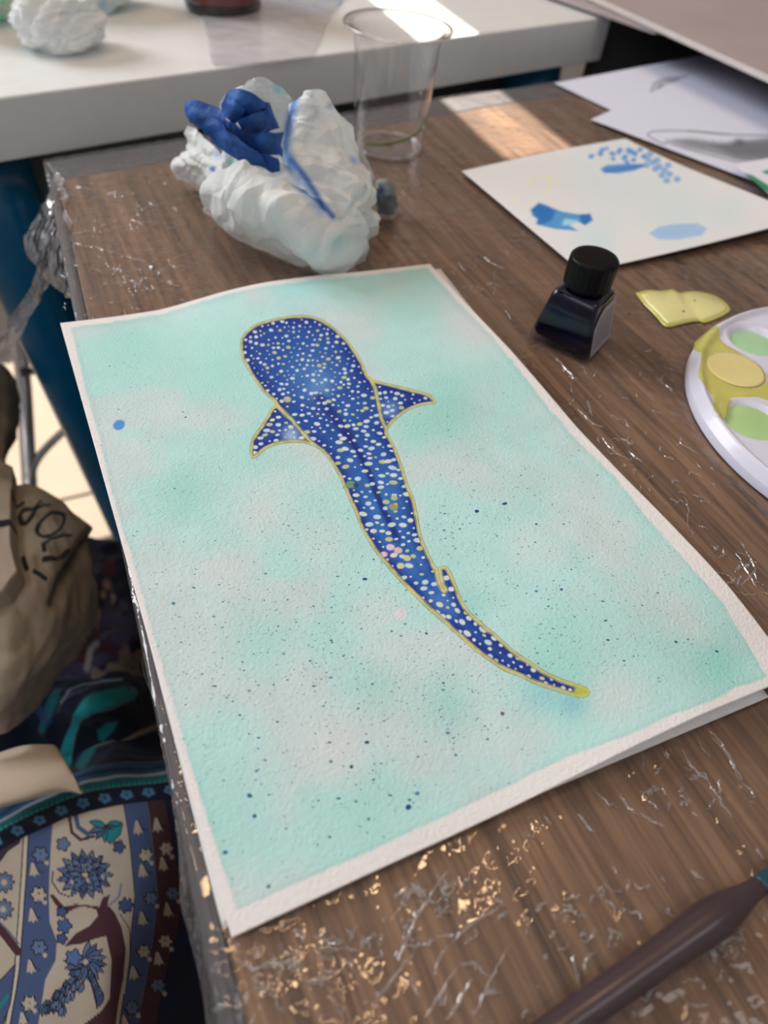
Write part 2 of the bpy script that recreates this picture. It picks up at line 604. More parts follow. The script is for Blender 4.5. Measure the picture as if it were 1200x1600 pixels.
M['chrome'] = mat('chrome_tube', (.78, .78, .80), var=.03, rough=.3, metal=1.0)
M['seat'] = mat('dark_seat_vinyl', A(50, 42, 38), rough=.6)
M['brown_cloth'] = mat('brown_cloth', A(112, 94, 78), var=.12, vscale=40, bscale=900, bdist=.0006, rough=.95)
M['amber'] = mat('dark_red_glass', (.10, .012, .012), var=.2, rough=.12, coat=.6)
M['dark_label'] = mat('dark_jar_base', (.012, .010, .012), rough=.25, coat=.4)
M['green_stem'] = mat('green_stem', (.09, .16, .03), rough=.4)
M['smear'] = mat('blue_paint_smear', A(120, 170, 205), var=.25, vscale=35, rough=.18, coat=.5)
M['wax'] = mat_clear('damp_tissue', tint=(.55, .58, .62), haze=.4, rough=.2, gain=1.2)

# ------------------------------------------------------------------ the room
FZ = -740.0
X0, X1, Y0, Y1, ZC = -1600.0, 2300.0, -1500.0, 1900.0, 1900.0
floor = struct(obj('floor', *box_geo((X0, Y0, FZ - 60), (X1, Y1, FZ - 4)), M['grout'], smooth=False))
TS = 450.0
tile_mesh = None
for i in range(-3, 4):
    for j in range(-3, 4):
        x, y = 190 + i * TS, 925 + j * TS
        if x > X1 - TS or x < X0 or y < Y0 or y + TS > Y1 + 40: continue
        V, F = box_geo((3, 3, -8), (TS - 3, TS - 3, 0), 1.5)
        if tile_mesh is None:
            tile_mesh = mesh_np('tile', V, F, False)
            tile_mesh.materials.append(M['floor'])
        o = bpy.data.objects.new('tile', tile_mesh)
        COL.objects.link(o)
        o.parent = floor
        o.location = Vector((V3(x, y, FZ) - WL[floor.name]) / 1000)
struct(obj('ceiling', *box_geo((X0, Y0, ZC), (X1, Y1 + 60, ZC + 60)), M['ceiling'], smooth=False))
struct(obj('wall_left', *box_geo((X0 - 60, Y0, FZ), (X0, Y1 + 60, ZC)), M['wall'], smooth=False))
struct(obj('wall_right', *box_geo((X1, Y0, FZ), (X1 + 60, Y1 + 60, ZC)), M['wall'], smooth=False))
struct(obj('wall_front', *box_geo((X0, Y0 - 60, FZ), (X1, Y0, ZC)), M['wall'], smooth=False))
# back wall: unseen low opening and slit, shaped to place the sun patches
def wall_with_holes(holes):
    xs = sorted({X0, X1, *[h[0] for h in holes], *[h[1] for h in holes]})
    zs = sorted({FZ, ZC, *[h[2] for h in holes], *[h[3] for h in holes]})
    g = []
    for a, b in zip(xs, xs[1:]):
        for c, d in zip(zs, zs[1:]):
            mx, mz = (a + b) / 2, (c + d) / 2
            if any(h[0] < mx < h[1] and h[2] < mz < h[3] for h in holes): continue
            g.append(box_geo((a, Y1, c), (b, Y1 + 60, d)))
    return join(*g)
tanE = math.tan(EL)
def through(p):
    """where the sun ray that lands on p crosses the back wall"""
    t = (Y1 - p[1]) / -SUN_AZ[1]
    return p[0] - SUN_AZ[0] * t, p[2] + t * tanE * math.hypot(*SUN_AZ)
sx0, sz1 = through(V3(336, 424, 0)); sx1, _ = through(V3(402, 424, 0)); _, sz0 = through(V3(400, 1000, 28))
dx0, dz1 = through(V3(-420, 760, FZ)); dx1, dz0 = through(V3(120, 1345, FZ))
slit = (sx0 + 6, sx1 + 8, sz0, sz1 + 47)
low_opening = (dx0, dx1, dz0, dz1)
struct(obj('wall_back', *wall_with_holes([slit, low_opening]), M['wall'], smooth=False))

# ------------------------------------------------------------------ work table
a0, a1 = V3(-9.5, -160), V3(22, 464)           # left boundary of the wood
b1 = V3(780, 464 + 758 * .167)               # back boundary of the wood
wt = thing('work_table', 'brown wood-grain work table covered in clear wrinkled film', 'table', (300, 150, FZ))
wood_poly = [(a0[0], a0[1] - 400), (780, -560), (b1[0], b1[1]), (a1[0], a1[1])]
wood_poly[0] = (a0[0] - 20, -560)
obj('tabletop', *prism(wood_poly, -28, 0, .6), M['wood'], wt, smooth=False)
lw, bw = 5.0, 32.0
obj('edge_trim', *prism([(a0[0] - 20 - lw, -560), (a0[0] - 20.3, -560), (a1[0] - .3, a1[1]), (a1[0] - lw, a1[1] + bw)], -28, -.3, 2.5), M['trim'], wt, smooth=False)
obj('edge_trim', *prism([(a1[0] - lw + .3, a1[1] + bw), (a1[0] + .1, a1[1] + .3), (b1[0], b1[1] + .3), (b1[0], b1[1] + bw)][::1], -28, -.3, 2.5), M['trim'], wt, smooth=False)
for x, y in ((70, 420), (740, 540), (60, -500), (740, -500)):
    obj('leg', *box_geo((x - 18, y - 18, FZ), (x + 18, y + 18, -28), 2), M['metal_dark'], wt, smooth=False)

# ------------------------------------------------------------------ white table behind
SZ1, SZ0 = 28.0, -13.0
fa, fb = V3(-420, 470), V3(607, 655)
fb2 = V3(600, 654)
dirf = (fb2 - V3(0, 531)) / np.linalg.norm(fb2 - V3(0, 531))
fa = V3(0, 531) - dirf * 620
nrm = np.array([-dirf[1], dirf[0]])
wt2 = thing('white_table', 'white table with thick top and teal blue legs behind the work table', 'table', (0, 900, FZ))
slab = [fa, fb2, fb2 + nrm * 650 + dirf * 6, fa + nrm * 650]
obj('tabletop', *prism(slab, SZ0, SZ1, 1.6), M['white_lam'], wt2, smooth=False)
def leg_px(top, bot, z1, z2, r1, r2):
    return tube(np.array([at(*top, z1), at(*bot, z2)]), [r1, r2], 28, 12)
obj('leg', *tube(np.array([V3(-24, 590, SZ0 - .5), V3(45, 530, FZ)]), [33, 22], 28, 14), M['blue_paint'], wt2)
obj('leg', *tube(np.array([V3(545, 700, SZ0 - .5), V3(600, 640, FZ)]), [33, 22], 28, 14), M['blue_paint'], wt2)
pa = V3(-600, 500)
p0, p1 = fa + nrm * 120, fb2 + nrm * 120 - dirf * 60
pm = fa + nrm * 120 + dirf * 800
obj('gap_panel', *prism([pm + dirf, p1 + dirf * 58, p1 + dirf * 58 + nrm * 14, pm + dirf + nrm * 14], -420, SZ0 - .5, 1), M['dark'], wt2, smooth=False)  # dark panel added to fill the gap where only shade lies
p1 = pm
obj('gap_panel', *prism([p0, p1, p1 + nrm * 14, p0 + nrm * 14], -130, SZ0 - .5, 1), M['grey_panel'], wt2, smooth=False)

# ------------------------------------------------------------------ side board at the right
sb = thing('side_shelf_unit', 'low unit with pinkish grey overhanging top at the far right of the work table', 'shelf', (760, 760, FZ))
e0, e1 = at(940, 0, 40), at(1200, 118, 40)
ed = (e1 - e0)[:2] / np.linalg.norm((e1 - e0)[:2])
q0, q1 = e0[:2] - ed * 240, e1[:2] + ed * 420
pr = np.array([-ed[1], ed[0]])
if pr[0] < 0: pr = -pr
def ccw(p):
    p = np.asarray(p, float)
    a = sum(p[i][0] * p[(i + 1) % len(p)][1] - p[(i + 1) % len(p)][0] * p[i][1] for i in range(len(p)))
    return p if a > 0 else p[::-1]
obj('top_board', *prism(ccw([q0, q1, q1 + pr * 620, q0 + pr * 620]), 36, 40, .8), M['board'], sb, smooth=False)
obj('edge_band', *prism(ccw([q0 - pr * 1.6, q1 - pr * 1.6, q1, q0]), 35.6, 40.4, .5), M['board_edge'], sb, smooth=False)
l0, l1 = at(884, 0, 34)[:2], at(1010, 44, 34)[:2]
ld = (l1 - l0) / np.linalg.norm(l1 - l0)
obj('lower_board', *prism(ccw([l0 - ld * 200, l1 + ld * 10, l1 + ld * 10 + pr * 200, l0 - ld * 200 + pr * 200]), 31, 34.5, .6), M['board'], sb, smooth=False)
obj('cabinet_body', *prism([(800, 120), (1180, 120), (1180, 700), (800, 700)], FZ, 35.5, 2), M['dark'], sb, smooth=False)
obj('rear_panel', *prism([(612, 674), (799, 674), (799, 690), (612, 690)], FZ, 30.5, 1), M['dark'], sb, smooth=False)

# ------------------------------------------------------------------ the painting
W_, H_ = 210.0, 297.0
def paper_z(u, v):
    """height of the buckled watercolour sheet over the table"""
    t = np.interp(u, [0, 28, 51, 69, 88, 107, 137, 167, 210], [0.2, -1.1, -1.3, 1.5, 4.2, 5.4, 4.6, 2.4, .3])
    bz = np.interp(u, [0, 41, 69, 88, 110, 132, 160, 194, 210], [0, .6, .3, .9, 3.4, 6.6, 7.4, 3.0, 1.2])
    r = np.interp(v, [0, 15, 23, 39, 54, 80, 108, 142, 171, 202, 254, 297], [1.2, 1.0, 2.6, 4.3, 4.6, 3.9, 2.4, 1.2, 2.2, 2.8, 1.0, .3])
    l = np.interp(v, [0, 100, 200, 297], [0, .8, .6, .2])
    a, b = u / W_, v / H_
    fall = lambda x: sstep(0, 1, x) ** 1.0
    z = bz * (1 - sstep(0, .45, b)) + t * sstep(.62, 1, b) + l * (1 - a) + r * a ** 2.5 - .6 * a * (1 - a)
    return z + 3.0

def sm1(f, n=2):
    return f

def paper_pt(px, py, off=0):
    """sheet coordinates (u, v) of a spot seen at a pixel of the photograph"""
    px, py = np.broadcast_arrays(np.asarray(px, float), np.asarray(py, float))
    d = np.stack([(px - 600) / FPX, (py - 800) / FPX, np.ones(px.shape)], -1) @ CR
    z = np.full(px.shape, 3.0)
    for _ in range(12):
        P = CC + d * ((z - CC[2]) / d[..., 2])[..., None]
        z = .5 * z + .5 * paper_z(np.clip(P[..., 0], 0, W_), np.clip(P[..., 1], 0, H_))
    P = CC + d * ((z - CC[2]) / d[..., 2])[..., None]
    return P[..., :2]

UU, VV = np.meshgrid(np.linspace(0, W_, 421), np.linspace(0, H_, 595), indexing='ij')
# smooth the sheet so that the buckles are round
ZZ = paper_z(UU, VV)
def blur(Z, n):
    k = np.hanning(2 * n + 3)[1:-1]; k /= k.sum()
    for ax in (0, 1):
        Zp = np.pad(Z, [(n, n) if a == ax else (0, 0) for a in (0, 1)], mode='reflect', reflect_type='odd')
        Z = np.apply_along_axis(lambda x: np.convolve(x, k, 'valid'), ax, Zp)
    return Z
ZZ = blur(ZZ, 24)
def zsheet(u, v):
    a = np.clip(np.asarray(u, float) / W_ * 420, 0, 419.999)
    b = np.clip(np.asarray(v, float) / H_ * 594, 0, 593.999)
    i, j = a.astype(int), b.astype(int)
    f, g = a - i, b - j
    return ZZ[i, j] * (1 - f) * (1 - g) + ZZ[i + 1, j] * f * (1 - g) + ZZ[i, j + 1] * (1 - f) * g + ZZ[i + 1, j + 1] * f * g
paper_z = zsheet

G = np.stack([UU, VV, ZZ], -1)
# slightly deckled cut edges
PX = pix(G).reshape(-1, 2)
uv = np.stack([UU, VV], -1).reshape(-1, 2)
cv = Canvas(PX, A(218, 206, 202))
WN = fbm(uv, 42, 3, 4)
base = A(172, 203, 197)[None] * (1 - sstep(.40, .62, WN))[:, None] + A(188, 198, 195)[None] * sstep(.40, .62, WN)[:, None]
g2 = fbm(uv, 9, 11, 3)
base *= (1 + (.10 * (g2 - .5)))[:, None]
cw = Canvas(PX, (0, 0, 0)); cw.c = base
T1, T2, T3 = A(144, 192, 181), A(157, 199, 190), A(200, 200, 197)
for c, r, col, k in [
    ((705, 640), 95, T1, .8), ((650, 665), 70, T1, .5), ((285, 770), 70, T1, .55), ((345, 575), 110, T2, .7), ((660, 440), 90, T2, .7),
    ((870, 1050), 130, T1, .75), ((1125, 1040), 75, A(140, 194, 184), .8), ((700, 1100), 90, T1, .6), ((590, 1075), 70, T1, .5),
    ((330, 1280), 150, T2, .8), ((560, 1260), 120, T2, .6), ((910, 990), 100, T2, .6), ((405, 700), 70, T2, .6), ((820, 780), 90, T2, .5),
    ((200, 545), 110, T2, .7), ((470, 455), 70, A(160, 206, 205), .6), ((730, 950), 60, T1, .6), ((700, 880), 60, T2, .5), ((440, 620), 60, T2, .5),
    ((400, 1000), 90, T2, .5), ((960, 960), 90, T2, .4), ((800, 600), 70, T2, .4), ((1010, 1000), 90, T2, .4),
    ((410, 800), 80, T3, .7), ((590, 960), 70, T3, .6), ((520, 1180), 90, T3, .75), ((350, 890), 60, T3, .6), ((830, 850), 70, T3, .5),
    ((965, 1085), 80, T3, .7), ((560, 720), 50, T3, .5), ((1040, 880), 60, T3, .5), ((730, 520), 70, T3, .5), ((500, 850), 70, T3, .5), ((640, 800), 40, T3, .4),
    ((625, 960), 16, A(214, 200, 202), .6), ((895, 1098), 40, A(110, 165, 185), .5), ((845, 1085), 45, A(130, 185, 190), .5), ((605, 700), 30, T3, .6)]:
    cw.blob(c, r, col, k)
# wash stops at a taped margin, with slightly wavering edges
inner = [(111, 512), (131, 600), (153, 675), (175, 772), (203, 862), (250, 1031), (303, 1212), (341, 1334), (370, 1422), (450, 1387), (540, 1347), (670, 1287),
         (778, 1236), (885, 1183), (990, 1146), (1060, 1113), (1111, 1097), (1145, 1077), (1200, 1058), (1192, 1046), (1184, 1030), (1161, 996), (1133, 945), (1083, 889),
         (1012, 809), (960, 744), (905, 690), (860, 640), (812, 578), (768, 524), (720, 476), (668, 418), (570, 430), (493, 437), (412, 447), (360, 458), (307, 474), (255, 490), (185, 501)]
dd = dline(PX, inner, True)
sg = np.where(inpoly(PX, inner), dd, -dd) + (fbm(uv, 4, 23, 3) - .5) * 4
wgt = sstep(-1.5, 2.0, sg)
edge = np.exp(-((sg - 3) / 5.0) ** 2) * .25
cv.c = cv.c * (1 - wgt)[:, None] + (cw.c * (1 - edge * .25)[:, None]) * wgt[:, None]
cv.blob((186, 664), 9, A(70, 130, 190), .95, -.5, 1.25, .7)
cv.blob((625, 960), 11, A(212, 196, 200), .7, 0, 1, .5)
V, F = grid_faces(421, 595), None
top = G.reshape(-1, 3)
Fq = grid_faces(421, 595)
us, vs = np.linspace(0, W_, 43), np.linspace(0, H_, 61)
# underside and rim
ub, vb = np.meshgrid(np.linspace(0, W_, 43), np.linspace(0, H_, 61), indexing='ij')
Gb = np.stack([ub, vb, zsheet(ub, vb) - .45], -1).reshape(-1, 3)
Fb = grid_faces(43, 61)[:, ::-1] + len(top)
M_, N_ = 421, 595
idx = np.concatenate([np.arange(N_), np.arange(1, M_) * N_ + N_ - 1, (M_ - 1) * N_ + np.arange(N_ - 2, -1, -1), np.arange(M_ - 2, 0, -1) * N_])
rimb = top[idx] - V3(0, 0, .45)
o2 = len(top) + len(Gb)
k = np.arange(len(idx))
rim = np.stack([idx, o2 + k, o2 + (k + 1) % len(idx), np.roll(idx, -1)], -1)
pcol = np.concatenate([cv.c, np.tile(A(205, 192, 186), (len(Gb) + len(rimb), 1))])
painting = obj('painting', np.concatenate([top, Gb, rimb]), np.concatenate([Fq, Fb, rim]), M['paper'], col=pcol, org=(105, 148, 3))
tag(painting, 'watercolour painting of a spotted blue whale shark on pale teal wash', 'painting')

# ---- the whale shark, laid in paint on the sheet
contour = [(375, 547), (376, 530), (385, 517), (402, 505), (427, 497.5), (457, 492.5), (480, 492.5), (502, 498), (523, 512), (542, 530), (560, 554), (569, 572), (576, 587),
    (587, 594), (612, 600), (641, 607), (664, 613), (676, 620), (682, 630), (660, 634), (639, 641), (620, 655), (606, 671), (611, 685), (619, 700), (628, 724), (634, 742), (638, 757), (647, 777), (653, 803), (657, 827), (663, 847),
    (672, 867), (681, 884), (687, 885), (695, 883.5), (703, 889), (711, 907), (719, 928), (730, 949), (745, 965), (758, 976), (775, 990), (803, 1015), (828, 1032), (849, 1046), (873, 1058), (898, 1067),
    (917, 1074), (923, 1082), (912, 1091), (887, 1086), (861, 1078), (835, 1069), (812, 1058), (786, 1048), (761, 1031), (740, 1016), (723, 1001), (702, 982), (680, 963), (660, 945), (637, 922),
    (620, 904), (600, 881), (583, 859), (570, 838), (561, 820), (552, 797), (542, 775), (533, 753), (522, 732), (510, 714), (498, 702), (484, 695), (470, 692), (442, 693.5), (418, 701), (397, 717), (390, 708), (393, 686), (412, 658), (424, 637),
    (429, 630), (410, 612), (398, 595), (387, 578), (378, 562)]
contour = cr(np.array(contour + contour[:1], float), 340)[:-1]
CU = paper_pt(contour[:, 0], contour[:, 1])
lo, hi = CU.min(0) - 1, CU.max(0) + 1
su, sv = np.arange(lo[0], hi[0], .24), np.arange(lo[1], hi[1], .24)
SU, SV = np.meshgrid(su, sv, indexing='ij')
SP = np.stack([SU, SV], -1).reshape(-1, 2)
S3 = np.concatenate([SP, (zsheet(SP[:, 0], SP[:, 1]) + .06)[:, None]], 1)
SX = pix(S3)
inm = inpoly(SX, contour)
cells = grid_faces(len(su), len(sv))
ok = inm[cells].sum(1) >= 3
cells = cells[ok]
used, inv = np.unique(cells, return_inverse=True)
cells = inv.reshape(-1, 4)
SX, S3 = SX[used], S3[used]
d = dline(SX, contour, True)
wl = np.interp(SX[:, 1], [490, 700, 900, 1090], [4.6, 5.4, 6.6, 7.2])     # width of the ochre outline
wl = wl * (.85 + .4 * fbm(S3[:, :2], 4, 5, 2))
wl = np.where((SX[:, 1] > 900) & (SX[:, 0] < 700 + 0 * d), wl * 1.05, wl)
fin_l = [(430, 631), (455, 655), (475, 679), (498, 703)]
fin_r = [(577, 589), (586, 606), (591, 630), (596, 655), (604, 671)]
notch = [(684, 885), (686, 900), (690, 915), (694, 921)]
d2 = np.minimum(np.minimum(dline(SX, fin_l) + 2.2, dline(SX, fin_r) + 2.0), dline(SX, notch) + 1.0)
dline_all = np.minimum(d, d2)
cs = Canvas(SX, A(28, 70, 146))
navy, deep, mid, pale = A(12, 38, 120), A(10, 32, 104), A(44, 96, 166), A(92, 138, 190)
depth = sstep(3, 26, d)
body_mid = sstep(640, 760, SX[:, 1]) * (1 - sstep(930, 1010, SX[:, 1]))
cs.c = navy[None] * (1 - depth * (.35 + .5 * body_mid))[:, None] + mid[None] * (depth * (.35 + .5 * body_mid))[:, None]
cs.blob((490, 588), 62, pale, .55); cs.blob((480, 570), 90, mid, .45); cs.blob((500, 605), 30, A(120, 160, 200), .35)
cs.blob((610, 640), 22, A(112, 142, 196), .7); cs.blob((455, 680), 22, A(150, 172, 205), .8)
cs.blob((545, 640), 40, mid, .5); cs.blob((600, 780), 50, A(62, 116, 180), .5); cs.blob((622, 740), 26, A(66, 118, 184), .5)
cs.blob((650, 880), 34, A(66, 112, 182), .6); cs.blob((690, 945), 26, A(84, 118, 184), .5, .7, 1.6)
cs.blob((612, 862), 20, A(88, 62, 150), .7)
nz = fbm(S3[:, :2], 7, 31, 3)
cs.c *= (1 + .30 * (nz - .5))[:, None]
cs.line([(500, 622), (522, 650), (545, 682)], A(16, 34, 108), 15, 6, .8)
cs.line([(540, 676), (560, 705), (577, 740), (590, 775), (600, 800), (612, 822), (620, 842)], A(14, 32, 108), 10, 3.5, .9)
cs.line([(612, 828), (628, 850), (650, 880), (680, 925)], A(20, 44, 130), 7, 4, .35)
# pale spots
def spots():
    pts, rad = [], []
    cand = rng.uniform((370, 488), (925, 1095), (60000, 2))
    inside = inpoly(cand, contour)
    cand = cand[inside]
    dc = dline(cand, contour, True)
    dl = np.minimum(np.minimum(dline(cand, fin_l), dline(cand, fin_r)), dline(cand, notch))
    cand = cand[(dc > 7.0) & (dl > 5)]
    for p in cand:
        y = p[1]
        gap = np.interp(y, [490, 600, 700, 800, 900, 1000, 1090], [8.0, 9.2, 10.8, 12.5, 14, 13, 10]) * rng.uniform(.75, 1.8)
        if pts:
            q = np.array(pts)
            if (np.hypot((q[:, 0] - p[0]) / 1.1, q[:, 1] - p[1]) < gap * .82).any(): continue
        pts.append(p)
        if len(pts) > 520: break
    return pts
for p in spots():
    y = p[1]
    r = np.interp(y, [490, 600, 700, 800, 900, 1000, 1090], [1.8, 2.0, 2.4, 2.8, 3.0, 3.1, 2.3]) * rng.choice([.6, .8, 1.0, 1.25, 1.5])
    yel = rng.random() < .18
    col = A(186, 186, 130) if yel else A(*(rng.choice([(206, 208, 206), (196, 204, 204), (205, 206, 186), (188, 200, 212)])))
    asp = np.interp(y, [490, 620, 720, 900, 1000], [1.15, 1.4, 1.7, 1.4, 1.35]) * rng.uniform(.85, 1.3)
    cs.blob(p, r, col, .92, rng.uniform(-.2, .25) + (.5 if y > 940 else 0), asp, .62)
for (x, y, r, c) in [(615, 792, 6.5, (150, 146, 70)), (548, 757, 7, (110, 140, 110)), (556, 758, 4, (30, 60, 70)), (449, 624, 5.5, (186, 176, 130)), (616, 778, 5, (170, 176, 120)),
                     (622, 860, 6, (214, 176, 170)), (610, 855, 6, (210, 190, 200)), (600, 866, 5, (208, 180, 195)), (636, 872, 5.5, (196, 190, 130)), (626, 884, 5.5, (205, 196, 140))]:
    cs.blob((x, y), r, A(*c), .9, .1, 1.3, .65)
# ochre outline with a pale line and olive dots in it
t = np.clip(dline_all / wl, 0, 2)
oc = np.zeros_like(cs.c)
oline, paleo, olive = A(150, 146, 100), A(206, 196, 150), A(116, 110, 58)
vz = vnoise(S3[:, :2], 2.2, 77)
oc[:] = oline
f = np.exp(-((t - .45) / .28) ** 2)
f = f * (.45 + .5 * vnoise(S3[:, :2], 5, 78))
oc = oc * (1 - f[:, None]) + paleo[None] * f[:, None]
g = (np.exp(-((t - .78) / .2) ** 2) + .6 * np.exp(-((t - .1) / .16) ** 2)) * sstep(.42, .7, vz)
oc = oc * (1 - .8 * g[:, None]) + olive[None] * .8 * g[:, None]
ytail = np.exp(-(np.hypot(SX[:, 0] - 908, SX[:, 1] - 1081) / 20) ** 2)[:, None]
oc = oc * (1 - .75 * ytail) + A(178, 180, 62)[None] * .75 * ytail
for c in ((432, 634), (578, 592), (643, 922), (733, 1012), (650, 770)):
    k = (np.exp(-(np.hypot(SX[:, 0] - c[0], SX[:, 1] - c[1]) / 12) ** 2) * .6)[:, None]
    oc = oc * (1 - k) + A(196, 184, 84)[None] * k
wline = (1 - sstep(.86, 1.1, t))
wline = np.maximum(wline, (1 - sstep(12, 20, np.hypot(SX[:, 0] - 913, SX[:, 1] - 1082))))
cs.c = cs.c * (1 - wline[:, None]) + oc * wline[:, None]
shark = obj('painted_whale_shark', S3, cells, M['paint'], painting, col=cs.c)
shark['label'] = 'deep blue spotted whale shark with ochre outline'

# ---- splatter
sp = []
cl = [((330, 800), 130, 60), ((450, 980), 150, 120), ((330, 980), 110, 60), ((760, 850), 130, 110), ((880, 980), 140, 130), ((620, 1050), 130, 110), ((460, 1220), 140, 90),
      ((900, 720), 110, 70), ((500, 860), 90, 60), ((740, 1060), 100, 80), ((1000, 960), 110, 70), ((250, 620), 110, 40), ((720, 640), 100, 50), ((560, 760), 60, 40), ((300, 1080), 120, 60),
      ((770, 760), 90, 40), ((640, 1180), 120, 50), ((690, 820), 40, 30), ((500, 1020), 70, 60), ((620, 900), 70, 50), ((980, 850), 90, 50), ((450, 560), 200, 20), ((800, 560), 60, 20)]
for c, r, n in cl:
    for _ in range(int(n * 1.9)):
        p = np.array(c) + rng.normal(0, r * .55, 2)
        sp.append((*p, rng.choice([.09, .13, .17, .23, .32], p=[.36, .32, .2, .09, .03]), rng.uniform(1, 2.4), rng.uniform(-.3, .3)))
for x, y, r in [(745, 799, .95), (789, 787, .85), (838, 924, .6), (877, 921, .6), (638, 1261, .8), (785, 1115, .7), (549, 1198, .6), (838, 819, .5), (881, 819, .45), (712, 1180, .5), (590, 640, .4),
                (573, 1160, .6), (570, 905, .7), (271, 943, .65), (352, 1332, .6), (612, 986, .45), (556, 1252, .5), (398, 1275, .55), (390, 1243, .6), (517, 1190, .55), (420, 1385, .5), (744, 960, .4), (950, 1000, .45), (1056, 1003, .55), (1120, 1018, .5),
                (652, 1240, .6), (576, 1280, .45), (515, 1308, .4), (700, 1145, .55), (640, 1250, .45), (666, 990, .5), (633, 975, .4), (290, 652, .5)]:
    sp.append((x, y, r, rng.uniform(1, 1.5), rng.uniform(-.4, .4)))
SVt, SF, SC = [], [], []
hold = inset(np.array(inner), 3)
shp = np.array(contour)
keep = inpoly(np.array([s[:2] for s in sp]), inner) & ~inpoly(np.array([s[:2] for s in sp]), shp)
for s_, kf in zip(sp, keep):
    if not kf: continue
    c = paper_pt(s_[0], s_[1])
    if not (1 < c[0] < W_ - 1 and 1 < c[1] < H_ - 1): continue
    a = s_[4] - .3
    o = len(SVt)
    for k in range(8):
        th = k * math.pi / 4
        q = np.array([math.cos(th) * s_[2] * s_[3], math.sin(th) * s_[2]]) * rng.uniform(.8, 1.15)
        q = np.array([q[0] * math.cos(a) - q[1] * math.sin(a), q[0] * math.sin(a) + q[1] * math.cos(a)]) + c
        SVt.append((q[0], q[1], float(zsheet(q[0], q[1])) + .05))
    SF.append(tuple(range(o, o + 8)))
    col = A(*[(28, 84, 124), (36, 104, 128), (48, 112, 130), (22, 62, 98), (66, 122, 140), (88, 112, 146)][rng.integers(6)])
    if s_[2] > .7: col = A(24, 56, 112)
    if (s_[0], s_[1]) == (785, 1115): col = A(120, 70, 110)
    SC += [col] * 8
stuff(obj('paint_splatter', SVt, SF, M['speck'], painting, col=np.array(SC), smooth=False))

# ---- the sheet that lies beneath it
Pc = [at(348, 1452, .8)[:2], at(1199, 1091.5, 1.2)[:2], at(688, 420, 1.2)[:2], at(106, 508, .8)[:2]]
uu, vv = np.meshgrid(np.linspace(0, 1, 61), np.linspace(0, 1, 81), indexing='ij')
Pc = [np.array(p) for p in Pc]
XY = (Pc[0][None, None] * ((1 - uu) * (1 - vv))[..., None] + Pc[1][None, None] * (uu * (1 - vv))[..., None] + Pc[2][None, None] * (uu * vv)[..., None] + Pc[3][None, None] * ((1 - uu) * vv)[..., None])
zz = np.clip(zsheet(np.clip(XY[..., 0], 0, W_), np.clip(XY[..., 1], 0, H_)) - .7 - 1.6, .9, 2.4)
zz = np.minimum(zz, zsheet(np.clip(XY[..., 0], 0, W_), np.clip(XY[..., 1], 0, H_)) - .75)
V, F = sheet_geo(np.concatenate([XY, zz[..., None]], -1), .4)
sh2 = obj('watercolour_sheet', V, F, M['paper'], col=np.tile(A(214, 202, 196), (len(V), 1)))
tag(sh2, 'blank cream watercolour sheet lying under the whale shark painting', 'paper')

# ------------------------------------------------------------------ film on the work table
fx, fy = np.arange(-34, 560, 2.0), np.arange(-200, 560, 2.0)
FX, FY = np.meshgrid(fx, fy, indexing='ij')
P2 = np.stack([FX, FY], -1)
fz = .3 + .35 * fbm(P2, 30, 41, 3) + .5 * np.clip(ridged(P2, 60, 51, 2) - .80, 0, 1) * 3
bl = a0[0] + (FY - a0[1]) / (a1[1] - a0[1]) * (a1[0] - a0[0])
XX = np.maximum(FX, bl - lw - 1.5)
ymax = a1[1] + (XX - a1[0]) * .167 + bw + 1.5
YY = np.minimum(FY, ymax)
drop = np.maximum(0, (bl - lw - 1.5) - FX) * 1.1 + np.maximum(0, FY - ymax) * .8
fz = fz - drop
V, F = np.stack([XX, YY, fz], -1), grid_faces(len(fx), len(fy))
film = obj('plastic_film', V, F, M['film'], org=(260, 180, 0))
tag(film, 'clear wrinkled plastic film stretched over the wood-grain work table', 'film')

def crease_geo(pts, wdt, hgt, wob=0.0):
    P = np.array([at(*p, .8)[:2] for p in pts])
    P = cr(P, max(6, 7 * (len(P) - 1))) if len(P) > 2 else cr(P, 12)
    P = P + rng.normal(0, .25 + wob, P.shape)
    T = np.gradient(P, axis=0); T /= np.linalg.norm(T, axis=1, keepdims=True) + 1e-9
    Nn = np.stack([-T[:, 1], T[:, 0]], 1)
    n = len(P)
    env = np.sin(np.linspace(.06, math.pi - .06, n)) ** .6
    V, F = [], []
    for i in range(n):
        h = hgt * env[i] * rng.uniform(.7, 1.2)
        ww = wdt * env[i] * rng.uniform(.7, 1.2)
        for s_, z in ((-1, .6), (-.35, .6 + h * .8), (.1, .6 + h), (.5, .6 + h * .6), (1, .6)):
            V.append((P[i][0] + Nn[i][0] * s_ * ww, P[i][1] + Nn[i][1] * s_ * ww, z))
    F = [tuple(f) for f in grid_faces(n, 5)]
    return V, F
